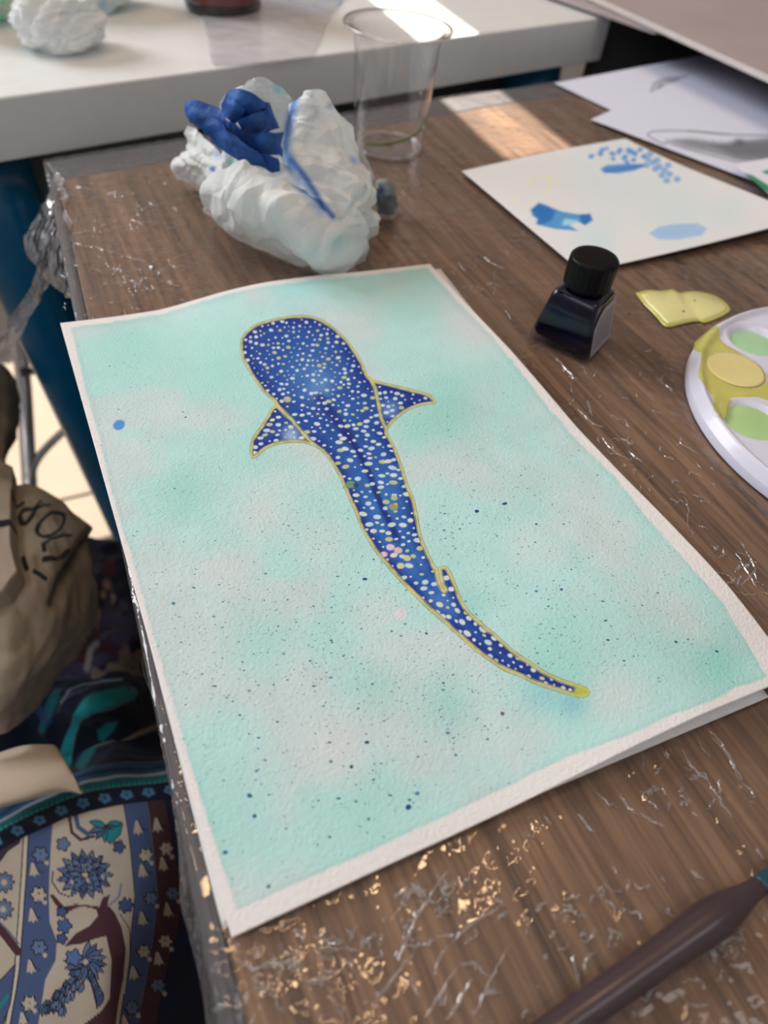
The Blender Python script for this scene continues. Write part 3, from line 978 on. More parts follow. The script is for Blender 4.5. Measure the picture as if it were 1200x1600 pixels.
CL = [[(674, 1395), (640, 1460), (622, 1499)], [(653, 1477), (610, 1535), (583, 1573)], [(796, 1477), (768, 1530), (739, 1590)], [(739, 1529), (720, 1560), (696, 1594)],
      [(718, 1503), (690, 1550), (666, 1590)], [(700, 1477), (685, 1505), (679, 1525)], [(787, 1412), (740, 1440), (705, 1475)], [(895, 1491), (900, 1515), (908, 1540)],
      [(930, 1487), (916, 1503), (915, 1519)], [(1105, 1137), (1130, 1165), (1158, 1221)], [(1112, 1150), (1140, 1180), (1161, 1222)], [(1161, 1221), (1172, 1234), (1184, 1247)],
      [(1067, 1169), (1080, 1195), (1105, 1218)], [(1105, 1218), (1126, 1250), (1144, 1277)], [(969, 1242), (985, 1262), (1000, 1274)], [(1005, 1238), (1022, 1258), (1030, 1266)], [(930, 1232), (948, 1252), (966, 1262)],
      [(1000, 1272), (1020, 1282), (1040, 1292)], [(660, 1380), (640, 1400), (610, 1440)], [(700, 1360), (660, 1420), (630, 1450)],
      [(1071, 778), (1076, 795), (1074, 823)], [(1164, 858), (1178, 885), (1182, 905)], [(1150, 862), (1166, 890), (1184, 918)], [(981, 703), (994, 715), (1004, 722)], [(1036, 710), (1052, 718)], [(1082, 772), (1098, 777)],
      [(970, 684), (985, 692)], [(918, 625), (925, 650)], [(940, 680), (960, 705), (990, 720)], [(905, 640), (925, 660), (945, 668)], [(1060, 690), (1090, 708)],
      [(113, 289), (135, 294), (157, 299)], [(151, 388), (172, 393), (191, 399)], [(191, 399), (210, 404), (228, 408)], [(183, 431), (203, 438), (223, 446)], [(223, 446), (232, 451), (240, 457)], [(108, 367), (128, 362), (149, 359)],
      [(110, 378), (140, 385), (165, 388)], [(755, 400), (775, 415), (790, 420)], [(760, 440), (785, 448)], [(870, 560), (884, 575), (898, 590)], [(800, 500), (790, 485)], [(205, 480), (222, 484)], [(168, 300), (195, 308)],
      [(1040, 600), (1052, 612)], [(980, 560), (1000, 575)], [(430, 1560), (445, 1585)], [(365, 1500), (395, 1512), (420, 1508)], [(820, 1300), (838, 1312)], [(540, 1450), (552, 1465)], [(560, 1440), (545, 1470)],
      [(905, 1270), (918, 1290), (930, 1300)], [(850, 1275), (862, 1290)], [(690, 1390), (720, 1375)], [(640, 1520), (655, 1560)], [(520, 1560), (540, 1595)], [(1080, 1360), (1100, 1375)], [(1180, 1320), (1195, 1345)]]
g = [crease_geo(p, rng.uniform(.35, .7), rng.uniform(.35, .7)) for p in CL]
# little crinkles in patches
for (cx, cy, sx, sy, n) in [(470, 1500, 70, 28, 26), (700, 1400, 110, 40, 30), (620, 1460, 60, 40, 14), (1075, 1225, 50, 45, 18), (990, 1420, 70, 60, 18), (880, 1440, 60, 40, 10), (960, 700, 60, 40, 18), (740, 450, 50, 45, 24),
                            (1160, 880, 20, 30, 8), (200, 440, 70, 40, 36), (200, 330, 80, 50, 36), (900, 600, 50, 40, 9), (1000, 580, 50, 50, 8), (1060, 760, 50, 60, 20), (640, 330, 60, 50, 14), (820, 350, 40, 40, 10), (1050, 1540, 80, 40, 14), (1140, 1480, 40, 40, 10), (400, 1560, 40, 30, 8), (760, 1560, 80, 30, 10), (1110, 900, 60, 70, 26)]:
    for _ in range(n):
        x, y = rng.normal(cx, sx * .6), rng.normal(cy, sy * .6)
        an = rng.uniform(0, math.pi); L_ = rng.uniform(6, 20) * (1 if y > 900 else .6)
        dx, dy = math.cos(an) * L_, math.sin(an) * L_ * .7
        b_ = rng.uniform(-.5, .5)
        g.append(crease_geo([(x - dx, y - dy), (x - dy * b_, y + dx * b_), (x + dx, y + dy)], rng.uniform(.25, .5), rng.uniform(.2, .45), .1))
V, F = join(*g)
stuff(obj('crease', V, F, M['crease'], film))
# film that hangs loose at the far left corner and along the left edge
def loose(name, rows, M1, N1, amp, seed, mt='film_loose'):
    Gx = loft(rows, M1, N1)
    nn = gnormals(Gx)
    Gx = Gx + nn * ((ridged(Gx, 26, seed, 3) - .6) * amp)[..., None]
    return obj(name, Gx, grid_faces(M1, N1), M[mt], film)
loose('hanging_corner', [[(92, 262, 4), (66, 312, -14), (36, 368, -36)], [(102, 300, 3), (72, 350, -16), (40, 392, -40)], [(110, 370, 2), (86, 405, -20), (62, 424, -46)], [(120, 488, 0), (114, 470, -14), (98, 462, -34)]], 60, 50, 7, 61)
loose('hanging_corner', [[(62, 408, -44), (72, 424, -44), (86, 440, -40)], [(52, 442, -60), (60, 452, -60), (68, 460, -58)], [(22, 492, -90), (32, 502, -88), (42, 505, -86)], [(-12, 540, -110), (2, 556, -110), (14, 570, -110)]], 50, 20, 5, 63)
loose('hanging_edge', [[(226, 1008, -10), (232, 1018, -3), (238, 1030, .6)], [(224, 1045, -18), (238, 1065, -4), (250, 1090, .6)], [(248, 1130, -16), (262, 1150, -4), (274, 1170, .6)], [(262, 1220, -18), (280, 1240, -4), (296, 1262, .6)],
       [(280, 1340, -16), (300, 1350, -4), (322, 1360, .6)], [(288, 1440, -16), (318, 1450, -4), (346, 1458, .6)], [(318, 1550, -14), (344, 1548, -4), (372, 1545, .6)], [(336, 1660, -14), (362, 1660, -4), (392, 1660, .6)]], 110, 26, 2.6, 67, 'film_edge')

# ------------------------------------------------------------------ clear cup
cb = at(606, 231, 0); cb[2] = 1.2
cup = thing('plastic_cup', 'clear empty disposable plastic cup standing behind the crumpled paper towel', 'cup', cb)
hC = 79.0
prof = [(3, .3), (20, .3), (23, 1.5), (24.8, 0), (25.6, .5), (26, 3), (26.6, 14), (30, 72), (30.3, 74), (30.3, 76), (31.5, 77.5), (36.5, hC - .8), (37.3, hC - .2), (37, hC + .8), (35.5, hC + .8), (31.2, 78.6)]
obj('cup_wall', *lathe(prof, cb, 64, closed_ends=False), M['cup'], cup)
rp = [(36.6, hC - .9), (37.6, hC - .5), (37.9, hC + .2), (37.4, hC + .9), (36.6, hC + .7), (36.2, hC), (36.6, hC - .9)]
obj('rim', *lathe(rp, cb, 64, closed_ends=False), M['cup_rim'], cup)
obj('base_ring', *lathe([(24, .2), (25.9, .2), (26.2, 1.4), (25.2, 2.0), (24, 1.4), (24, .2)], cb, 64, closed_ends=False), M['crease'], cup)
dr = []
for an, h, r in [(-1.35, 63, 1.5), (-1.3, 46, 1.1), (-1.2, 34, .9), (-.9, 20, 1.3), (2.6, 9, 1.5)]:
    rr = 26.6 + (h - 14) * .0586 + .2
    V, F = lathe([(.1, -r * 1.2), (r * .8, -r * .7), (r, 0), (r * .7, r * .7), (.1, r * 1.4)], cb + V3(rr * math.cos(an), rr * math.sin(an), h), 12)
    dr.append((V, F))
for V, F in dr: obj('water_drop', V, F, M['crease'], cup)
th = np.linspace(math.radians(200), math.radians(335), 14)
st = thing('green_stem', 'thin dark green strand curled inside the bottom of the clear cup', 'strand', cb + V3(0, 0, 2.5))
obj('strand', *tube(np.stack([cb[0] + 24.4 * np.cos(th), cb[1] + 24.4 * np.sin(th), cb[2] + 12 + 8 * np.linspace(-.6, 1, 14)], 1), .9, 8), M['green_stem'], st)

# ------------------------------------------------------------------ crumpled paper towel and blue tissue
def folds(P, lam, seed):
    out = 0
    r_ = np.random.default_rng(seed)
    for k, (l, a) in enumerate([(lam, 1), (lam * .62, .65), (lam * .36, .36), (lam * .2, .14)]):
        d = r_.normal(size=3); d /= np.linalg.norm(d)
        t = P @ d / l + 1.3 * vnoise(P, l * 1.3, seed + k) + .4 * vnoise(P, l * .5, seed + 7 + k)
        out = out + a * (2 * np.abs(t - np.floor(t + .5)) - .5)
    return out

def crumple(name, sheets, mt, parent, seed, paint=None, M1=70, base=None, amp=3.0, sc=22):
    Vs, Fs, Cs = [], [], []
    off = 0
    for k, rows in enumerate(sheets):
        Gx = loft(rows, M1, M1)
        nn = gnormals(Gx)
        a_, s_ = (amp[k], sc[k]) if isinstance(amp, tuple) else (amp, sc)
        dsp = folds(Gx, s_, seed + 3 * k) * a_ + (fbm(Gx, 40, seed + 9 + k, 2) - .5) * a_ * 1.2
        Gx = Gx + nn * dsp[..., None]
        Gx[..., 2] = np.maximum(Gx[..., 2], 1.2)
        Vs.append(Gx.reshape(-1, 3))
        Fs.append(grid_faces(M1, M1) + off)
        off += M1 * M1
    V, F = np.concatenate(Vs), np.concatenate(Fs)
    c = None
    if paint is not None:
        cvt = Canvas(pix(V), base)
        paint(cvt, V)
        c = cvt.c
    return obj(name, V, F, M[mt], parent, col=c)

def paint_towel(c, V):
    b1, b2, tl = A(96, 150, 214), A(44, 96, 176), A(110, 190, 190)
    c.line([(462, 158), (452, 190), (447, 232), (455, 262)], b1, 13, 6, .7)
    c.line([(462, 150), (448, 200), (446, 235)], b2, 5, 3, .6)
    c.line([(455, 250), (472, 270), (492, 300), (505, 322), (520, 338)], b2, 9, 4, .85)
    c.line([(450, 246), (470, 285), (500, 330)], b1, 16, 8, .45)
    c.blob((435, 140), 12, tl, .7, .5, 1.6)
    c.blob((332, 264), 7, b2, .9, -.5, 1.3); c.blob((340, 240), 16, b1, .4); c.blob((357, 252), 11, tl, .6)
    c.blob((553, 250), 9, b1, .6, .8, 1.5); c.blob((566, 210), 12, b2, .5, 1.0, 1.6); c.blob((515, 165), 10, b2, .4)
    c.blob((530, 375), 22, tl, .35, -.5, 1.6); c.blob((490, 395), 20, tl, .15); c.blob((428, 285), 14, b1, .2)
    c.c *= (1 + .05 * (fbm(V, 15, 5, 2) - .5))[:, None]
towel_sheets = [
    [[(334, 276, 40), (352, 258, 52), (378, 246, 58), (400, 256, 56), (430, 276, 50), (470, 292, 44), (505, 302, 42)],
     [(313, 300, 30), (345, 300, 42), (378, 300, 46), (405, 312, 44), (445, 330, 42), (500, 335, 38), (560, 330, 34)],
     [(316, 333, 12), (348, 350, 20), (380, 362, 24), (415, 376, 20), (470, 392, 20), (525, 398, 18), (574, 382, 14)],
     [(330, 345, 3), (362, 366, 3), (395, 380, 3), (432, 394, 3), (480, 414, 2), (528, 424, 2), (568, 404, 2)]],
    [[(463, 166, 70), (474, 148, 78), (490, 139, 82), (509, 143, 80)],
     [(455, 210, 64), (476, 185, 70), (505, 180, 70), (536, 190, 64)],
     [(452, 255, 56), (486, 225, 60), (530, 225, 60), (562, 236, 50)],
     [(480, 295, 48), (512, 270, 50), (552, 270, 48), (582, 290, 36)],
     [(515, 340, 34), (545, 325, 38), (570, 325, 34), (587, 342, 20)],
     [(540, 402, 4), (556, 400, 5), (572, 390, 5), (583, 372, 4)]],
    [[(344, 160, 60), (366, 132, 74), (396, 118, 80), (425, 124, 80), (450, 146, 74)],
     [(345, 195, 44), (372, 165, 54), (402, 158, 60), (432, 168, 62), (460, 185, 64)],
     [(350, 232, 30), (380, 215, 36), (410, 212, 40), (440, 218, 46), (462, 232, 50)],
     [(355, 262, 24), (385, 250, 26), (415, 250, 28), (442, 254, 34), (470, 268, 40)]],
    [[(288, 206, 36), (298, 198, 40), (314, 208, 42), (334, 232, 44)],
     [(290, 232, 26), (300, 232, 32), (318, 240, 36), (344, 258, 42)],
     [(273, 264, 14), (286, 256, 22), (312, 262, 28), (340, 278, 36)],
     [(280, 280, 6), (298, 282, 10), (316, 292, 12), (332, 306, 14)],
     [(288, 290, 2), (302, 292, 2), (318, 300, 2), (332, 316, 2)]],
    [[(470, 180, 60), (505, 170, 66), (540, 195, 58), (572, 235, 44)],
     [(470, 230, 40), (510, 215, 44), (550, 235, 40), (584, 275, 28)],
     [(480, 290, 14), (520, 290, 14), (560, 300, 10), (588, 330, 4)]],
    [[(345, 190, 34), (385, 190, 40), (425, 195, 44), (460, 210, 48)],
     [(345, 225, 26), (385, 225, 30), (425, 232, 32), (465, 245, 36)],
     [(345, 262, 22), (390, 268, 22), (435, 276, 24), (480, 290, 28)],
     [(345, 290, 26), (395, 300, 26), (445, 312, 26), (500, 322, 28)]]]
tw_c = at(440, 345, 0); tw_c[2] = 1.2
towel = thing('paper_towel', 'crumpled white paper towel with blue paint stains beside the clear cup', 'paper towel', tw_c)
crumple('towel_sheet', towel_sheets, 'tissue', towel, 71, paint_towel, 170, A(224, 220, 212), amp=(4.2, 5.0, 4.0, 4.0, 3.6, 2.5), sc=(44, 27, 28, 26, 30, 26))

ribs = [
    [[(291, 160, 66), (306, 156, 70), (330, 164, 70), (352, 172, 70)], [(290, 178, 60), (305, 184, 62), (328, 186, 64), (352, 190, 66)], [(296, 192, 54), (312, 198, 56), (332, 198, 58), (352, 204, 60)]],
    [[(312, 194, 62), (334, 184, 66), (358, 204, 66), (388, 226, 64), (402, 236, 62)], [(320, 206, 58), (344, 204, 62), (368, 226, 60), (392, 242, 58), (412, 250, 56)], [(332, 222, 50), (350, 238, 52), (374, 250, 50), (396, 258, 50), (420, 262, 48)]],
    [[(350, 154, 78), (360, 139, 84), (388, 142, 86), (408, 156, 80), (420, 160, 76)], [(346, 166, 72), (366, 160, 80), (392, 162, 80), (412, 168, 76), (420, 174, 72)], [(350, 182, 66), (370, 190, 68), (398, 188, 70), (412, 182, 70), (420, 186, 66)]],
    [[(370, 190, 72), (392, 178, 76), (412, 172, 74), (421, 158, 76)], [(376, 200, 68), (400, 194, 70), (418, 186, 68), (428, 180, 66)], [(382, 214, 60), (408, 210, 60), (426, 204, 58), (437, 200, 56)]],
    [[(388, 216, 64), (412, 206, 66), (432, 208, 62), (442, 206, 58)], [(390, 234, 56), (414, 226, 60), (432, 224, 56), (440, 222, 54)], [(400, 248, 50), (420, 242, 50), (434, 242, 50), (440, 246, 46)]],
    [[(352, 186, 68), (372, 198, 70), (394, 212, 66)], [(348, 202, 62), (370, 212, 62), (394, 224, 60)], [(352, 216, 56), (374, 230, 56), (396, 238, 54)]],
    [[(392, 240, 56), (414, 240, 56), (434, 248, 50)], [(402, 252, 50), (420, 254, 50), (436, 258, 46)], [(412, 262, 44), (426, 268, 44), (436, 268, 42)]],
    [[(345, 176, 70), (352, 160, 78), (358, 146, 80)], [(356, 186, 70), (366, 168, 78), (372, 152, 82)], [(366, 196, 66), (378, 180, 74), (384, 166, 78)]]]
bl_c = at(375, 215, 60)
bt = crumple('blue_tissue', ribs, 'blue_tissue', None, 91, M1=60, amp=1.3, sc=24)
tag(bt, 'crumpled deep blue paper strip resting in the hollow of the white paper towel', 'tissue')
sm_sheets = [[[(583, 290, 14), (594, 277, 22), (608, 279, 22), (618, 292, 16)], [(584, 305, 12), (596, 300, 24), (612, 302, 22), (623, 312, 10)], [(586, 325, 4), (598, 328, 8), (612, 332, 6), (622, 324, 3)], [(590, 334, 1.5), (600, 338, 1.5), (612, 338, 1.5), (620, 332, 1.5)]]]
def paint_small(c, V):
    c.blob((597, 297), 8, A(24, 70, 150), .9); c.blob((606, 310), 16, A(120, 150, 180), .4); c.blob((590, 312), 9, A(60, 110, 170), .5)
sc_ = crumple('damp_scrap', sm_sheets, 'tissue', None, 97, paint_small, 40, A(138, 140, 142), amp=2, sc=12)
tag(sc_, 'small damp grey scrap with a blue ink spot right of the paper towel', 'tissue')

# ------------------------------------------------------------------ tissues, jar and film on the white table
def ball(name, c, rx, ry, rz, seed, label, paint=None, amp=.45, base=A(226, 220, 214)):
    nu, nv = 190, 110
    th = np.linspace(0, 2 * math.pi, nu, endpoint=False)
    ph = np.linspace(.02, math.pi - .02, nv)
    T, Ph = np.meshgrid(th, ph, indexing='xy')
    D = np.stack([np.cos(T) * np.sin(Ph), np.sin(T) * np.sin(Ph), np.cos(Ph)], -1)
    r = .80 + amp * .30 * folds(D * 30, 20, seed) + .4 * (fbm(D * 30, 30, seed + 4, 2) - .5)
    P = D * r[..., None] * V3(rx, ry, rz) + V3(*c)
    P[..., 2] = np.maximum(P[..., 2], c[2] - rz * .62)
    P[..., 2] += SZ1 + .6 - P[..., 2].min()
    V = P.reshape(-1, 3)
    cvt = Canvas(pix(V), base)
    if paint: paint(cvt)
    o = obj(name, V, grid_faces(nv, nu, closed=True), M['tissue'], col=cvt.c)
    return tag(o, label, 'tissue', 'crumpled tissues on the white table')
def pt1(c):
    c.blob((140, 20), 16, A(110, 205, 185), .8, .4, 1.3); c.blob((160, 8), 20, A(110, 150, 190), .6); c.blob((175, 25), 14, A(140, 180, 200), .4)
def pt2(c):
    c.blob((3, 30), 10, A(90, 205, 170), .85, 1.2, 1.8); c.blob((4, 4), 9, A(90, 205, 170), .7)
def pt3(c):
    pass
g1 = at(112, 95, SZ1)
ball('crumpled_tissue', g1 + V3(0, 26, 18), 39, 29, 27, 201, 'crumpled white tissue nearest the front edge of the white table', None)
g2_ = at(140, 50, SZ1)
ball('crumpled_tissue', g2_ + V3(6, 66, 22), 62, 40, 48, 215, 'crumpled tissue with teal and blue stains behind the nearest white tissue', pt1, base=A(214, 212, 206))
g3 = at(28, 56, SZ1)
ball('crumpled_tissue', g3 + V3(-40, 42, 20), 56, 48, 44, 231, 'crumpled cream tissue with green dabs at the left end of the white table', pt2, base=A(216, 210, 198))

jc = at(356, 22, SZ1); jc[2] = SZ1 + .4
jr = 34.0
jc = jc + V3(0, 14, 0)
jar = thing('ink_jar', 'dark red glass jar standing on the white table behind the paper towel', 'jar', jc)
obj('jar_base', *lathe([(4, 0), (jr - 4, 0), (jr - 1, 1.5), (jr, 5), (jr, 8), (jr - .5, 9)], jc, 48), M['dark_label'], jar)
obj('jar_body', *lathe([(jr - .4, 9), (jr - .2, 10), (jr - .2, 78), (jr - 4, 88), (jr - 14, 94), (jr - 16, 96)], jc, 48), M['amber'], jar)
obj('jar_cap', *lathe([(jr - 14, 96), (jr - 12, 97), (jr - 12, 112), (jr - 14, 114)], jc, 48), M['cap'], jar)

def flat_px(pts, z, n=1):
    P = cr(np.array([at(*p, z) for p in pts] + [at(*pts[0], z)]), 12 * len(pts))[:-1]
    return P
def puddle(pts, z0, z1, rim=3.0):
    """a pool with rounded rim over an outline seen in the photograph"""
    P = flat_px(pts, z0)[:, :2]
    P = ccw(P)
    loops = [(P, z0), (inset(P, rim * .25), z0 + (z1 - z0) * .6), (inset(P, rim), z1)]
    n = len(P)
    V = [(p[0], p[1], z) for L, z in loops for p in L]
    F = [(k * n + i, k * n + (i + 1) % n, (k + 1) * n + (i + 1) % n, (k + 1) * n + i) for k in range(2) for i in range(n)]
    F.append(tuple(range(2 * n, 3 * n)))
    return V, F
# film scrap and blue smear on the white table
Gf = loft([[(300, -30, SZ1 + 3), (420, -30, SZ1 + 3), (560, -30, SZ1 + 3)], [(320, 40, SZ1 + 2), (420, 30, SZ1 + 4), (520, 20, SZ1 + 2)], [(330, 100, SZ1 + 1.6), (410, 96, SZ1 + 2.6), (488, 88, SZ1 + 1.4)]], 60, 60)
Gf[..., 2] = np.maximum(SZ1 + .5, Gf[..., 2] + (ridged(Gf, 60, 301, 2) - .6) * 1.2)
fs = obj('film_scrap', Gf, grid_faces(60, 60), M['film_white'])
tag(fs, 'clear rumpled film lying on the white table right of the dark jar', 'film')
V, F = puddle([(412, -10), (410, 18), (424, 32), (450, 30), (478, 22), (500, 26), (520, 14), (534, 4), (530, -14), (470, -20)], SZ1 + .15, SZ1 + .45, 2)
sme = obj('paint_smear', V, F, M['smear'])
tag(sme, 'pale blue wet paint smear on the white table right of the jar', 'paint')

# ------------------------------------------------------------------ papers at the right
def flat_sheet(name, corners, z, label, paint, res=1.1, lift=None, basec=(206, 200, 214), thick=.12, cat='paper'):
    Pc = [np.array(c[:2], float) for c in corners]
    n1 = int(max(np.linalg.norm(Pc[1] - Pc[0]), np.linalg.norm(Pc[2] - Pc[3])) / res) + 2
    n2 = int(max(np.linalg.norm(Pc[3] - Pc[0]), np.linalg.norm(Pc[2] - Pc[1])) / res) + 2
    a, b = np.meshgrid(np.linspace(0, 1, n1), np.linspace(0, 1, n2), indexing='ij')
    XY = sum(P[None, None] * w[..., None] for P, w in zip(Pc, ((1 - a) * (1 - b), a * (1 - b), a * b, (1 - a) * b)))
    Z = np.full(a.shape, float(z)) if lift is None else z + lift(a, b)
    Gs = np.concatenate([XY, Z[..., None]], -1)
    V, F = sheet_geo(Gs, thick)
    cvs = Canvas(pix(V), A(*basec))
    paint(cvs)
    o = obj(name, V, F, M['plain'], col=cvs.c)
    return tag(o, label, cat, 'loose pencil sketch sheets' if name == 'sketch_sheet' else None)

def para(p0, p1, p3):
    return [p0, p1, p1 + (p3 - p0), p3]

def draw_a(c):
    g = A(62, 58, 66)
    for pts, wd in [([(1019, 151), (1018, 140), (1022, 130), (1034, 124), (1060, 121), (1088, 118)], 2.2), ([(1023, 150), (1023, 140), (1028, 131), (1040, 127), (1062, 124)], 2.0),
                    ([(1030, 146), (1030, 136), (1036, 131)], 2.4), ([(1034, 140), (1040, 134), (1046, 140), (1038, 142)], 2), ([(1048, 139), (1052, 131), (1058, 136)], 2), ([(1060, 131), (1068, 126), (1064, 134)], 2), ([(1040, 130), (1050, 128), (1060, 127)], 1.6)]:
        c.line(pts, g, wd, .8, .8)
    c.blob((1034, 138), 8, g, .45, 0, 1.4)
def draw_b(c):
    g, lg = A(92, 86, 96), A(132, 126, 138)
    c.poly([(1040, 219), (1080, 216), (1130, 224), (1200, 214), (1230, 216), (1230, 262), (1160, 253), (1110, 240), (1070, 231)], A(122, 116, 126), 5, .8)
    c.poly([(1110, 226), (1200, 220), (1230, 220), (1230, 250), (1150, 246)], A(98, 92, 102), 6, .65)
    c.blob((1155, 222), 11, A(84, 80, 90), .8, .1, 1.4)
    c.line([(1040, 226), (1030, 222), (1013, 213), (1012, 209), (1020, 205), (1050, 204), (1080, 205), (1120, 209), (1160, 211), (1230, 211)], lg, 2.4, 1, .9)
    c.line([(1075, 204), (1110, 207), (1140, 210)], g, 2, 1, .7)
    c.line([(1040, 222), (1070, 232), (1110, 243), (1150, 253), (1200, 260), (1230, 262)], lg, 2.2, 1, .8)
    for k in range(12):
        x = 1055 + k * 14
        c.line([(x, 217 + k * .6), (x + 26, 224 + k * 1.4), (x + 50, 230 + k * 1.8)], g, 1.6, .8, .35)
pA = [at(866, 130, 1.4), at(1105, 85, 1.4), None, at(945, 190, 1.4)]
d1 = (pA[1] - pA[0]) / np.linalg.norm(pA[1] - pA[0]); d2_ = np.array([d1[1], -d1[0], 0])
pa_ = [pA[0], pA[0] + d1 * 297, pA[0] + d1 * 297 + d2_ * 210, pA[0] + d2_ * 210]
flat_sheet('sketch_sheet', pa_, 1.6, 'white sheet with small pencil fish head, farthest back of the papers', draw_a, .7)
pB0, pB1 = at(923, 187, 2.2), at(1130, 95, 2.2)
d1 = (pB1 - pB0) / np.linalg.norm(pB1 - pB0); d2_ = np.array([d1[1], -d1[0], 0])
pb_ = [pB0, pB0 + d1 * 297, pB0 + d1 * 297 + d2_ * 210, pB0 + d2_ * 210]
flat_sheet('sketch_sheet', pb_, 2.4, 'white sheet with long shaded pencil shark drawing, next to the swatch sheet', draw_b, .7)
def draw_s(c):
    w = A(180, 202, 204)
    c.blob((960, 270), 130, w, .3); c.blob((1060, 330), 90, A(176, 204, 200), .35); c.blob((930, 380), 60, A(170, 205, 200), .4); c.blob((1140, 330), 50, A(180, 205, 200), .4)
    bl_, lb, db = A(58, 126, 190), A(130, 172, 210), A(30, 94, 160)
    for p in [(924, 244, 5), (938, 240, 6), (941, 234, 5), (957, 240, 5), (958, 248, 4), (968, 236, 6), (976, 246, 6), (984, 236, 7), (992, 240, 6), (980, 254, 5), (1000, 234, 5), (1006, 244, 5), (948, 232, 4), (990, 250, 5)]:
        c.blob(p[:2], p[2], bl_, .85, rng.uniform(-1, 1), rng.uniform(1, 1.6), .4)
    for p in [(1012, 248), (1020, 254), (1027, 250), (1030, 260), (1038, 266), (1044, 258), (1034, 274), (1046, 272), (1024, 264), (1058, 280), (1042, 282), (1016, 240), (1010, 258)]:
        c.blob(p, 6, bl_, .7, 0, 1.2, .5); c.blob(p, 3.4, lb, .8, 0, 1.2, .3)
    c.poly([(938, 264), (948, 258), (975, 256), (1004, 256), (1008, 260), (990, 267), (965, 271), (944, 270)], bl_, 1.5, .9)
    c.line([(945, 268), (975, 263), (1003, 259)], db, 4, 2, .5)
    c.poly([(829, 328), (842, 317), (856, 322), (880, 331), (905, 335), (922, 334), (926, 344), (914, 352), (902, 346), (890, 352), (904, 361), (868, 358), (838, 351), (840, 342), (832, 338)], A(66, 136, 188), 1.5, .95)
    c.poly([(829, 328), (842, 317), (856, 322), (868, 330), (862, 344), (850, 350), (838, 349), (840, 342)], db, 3, .8)
    c.poly([(905, 336), (922, 334), (926, 344), (914, 352), (908, 346)], db, 2.5, .8)
    c.poly([(882, 342), (902, 344), (896, 352), (878, 352)], A(170, 205, 222), 3, .8)
    c.poly([(1014, 365), (1030, 354), (1055, 350), (1090, 349), (1105, 357), (1096, 368), (1060, 374), (1030, 374)], A(150, 176, 208), 2, .9)
    ye = A(214, 212, 158)
    c.line([(827, 290), (830, 280), (842, 277), (852, 276), (862, 280), (858, 290), (857, 302)], ye, 5, 2, .6)
    c.blob((803, 310), 10, ye, .3)
s0, s1, s3 = at(722, 268, 3), at(978, 213, 5), at(909, 428, 2.2)
s2 = at(1262, 340, 9)
flat_sheet('swatch_sheet', [s0, s1, s2, s3], 3.0, 'cream test sheet with blue watercolour swatches behind the ink bottle', draw_s, .9,
           lift=lambda a, b: .4 + 5.5 * a ** 2 * sstep(.2, 1, b) + 1.2 * np.sin(a * math.pi) * (1 - b), basec=(216, 206, 204), thick=.4)
def draw_l(c):
    gcol = A(20, 120, 84)
    c.poly([(1162, 270), (1176, 274), (1192, 284), (1212, 296), (1214, 304), (1196, 299), (1178, 288)], gcol, 1.2, .95)
    c.poly([(1190, 268), (1204, 264), (1220, 266), (1212, 274), (1196, 272)], gcol, 1.2, .9)
k0, k1, k3 = at(1144, 263, 7), at(1250, 246, 7), at(1212, 318, 7)
flat_sheet('leaf_card', [k0, k1, k1 + (k3 - k0), k3], 8.5, 'small white card with painted green leaf at the right edge of the papers', draw_l, .8, basec=(214, 206, 214), thick=.6, lift=lambda a, b: 2.0 - 1.0 * b, cat='card')

# ------------------------------------------------------------------ ink bottle
bc = V3(252.8, 209.2, 1.2)
bang = math.radians(-60)
ink = thing('ink_bottle', 'square blue-black ink bottle with ridged black cap beside the painting', 'bottle', bc)
ex, ey = V3(math.cos(bang), math.sin(bang), 0), V3(-math.sin(bang), math.cos(bang), 0)
def sq(half, z, r, n=6):
    pts = []
    for qx, qy, a0_ in ((1, 1, 0), (-1, 1, 90), (-1, -1, 180), (1, -1, 270)):
        for k in range(n):
            a = math.radians(a0_ + 90 * k / (n - 1))
            lx, ly = qx * (half - r) + r * math.cos(a), qy * (half - r) + r * math.sin(a)
            pts.append(bc + ex * lx + ey * ly + V3(0, 0, z))
    return pts
def stack(loops):
    n = len(loops[0])
    V = [p for L in loops for p in L]
    F = [tuple(f) for f in grid_faces(len(loops), n, closed=True)]
    F.append(tuple(range(n))[::-1]); F.append(tuple(range((len(loops) - 1) * n, len(loops) * n)))
    return V, F
obj('glass_body', *stack([sq(16.2, 0, 2), sq(17.2, 1, 2.2), sq(17.3, 3, 2.2), sq(13.2, 27, 2.4), sq(12.4, 29.5, 3), sq(10.5, 31, 4), sq(9.4, 31.5, 5), sq(9.2, 34, 8)]), M['glass'], ink)
obj('ink_fill', *stack([sq(13.6, 2.2, 5), sq(15.9, 4, 4), sq(16.3, 7, 2), sq(12.9, 26.6, 2), sq(12.0, 28.8, 3), sq(10, 30.6, 4)]), M['ink'], ink)
seg = 96
def ring(r, z, flute=0):
    return [bc + V3(math.cos(2 * math.pi * k / seg) * (r - flute * (k % 4 > 1)), math.sin(2 * math.pi * k / seg) * (r - flute * (k % 4 > 1)), z) for k in range(seg)]
obj('cap', *stack([ring(11.6, 32), ring(12.3, 32.6), ring(12.5, 34, .3), ring(12.6, 44.9, .3), ring(12.4, 46.7), ring(11.6, 47.7), ring(9, 47.9)]), M['cap'], ink)
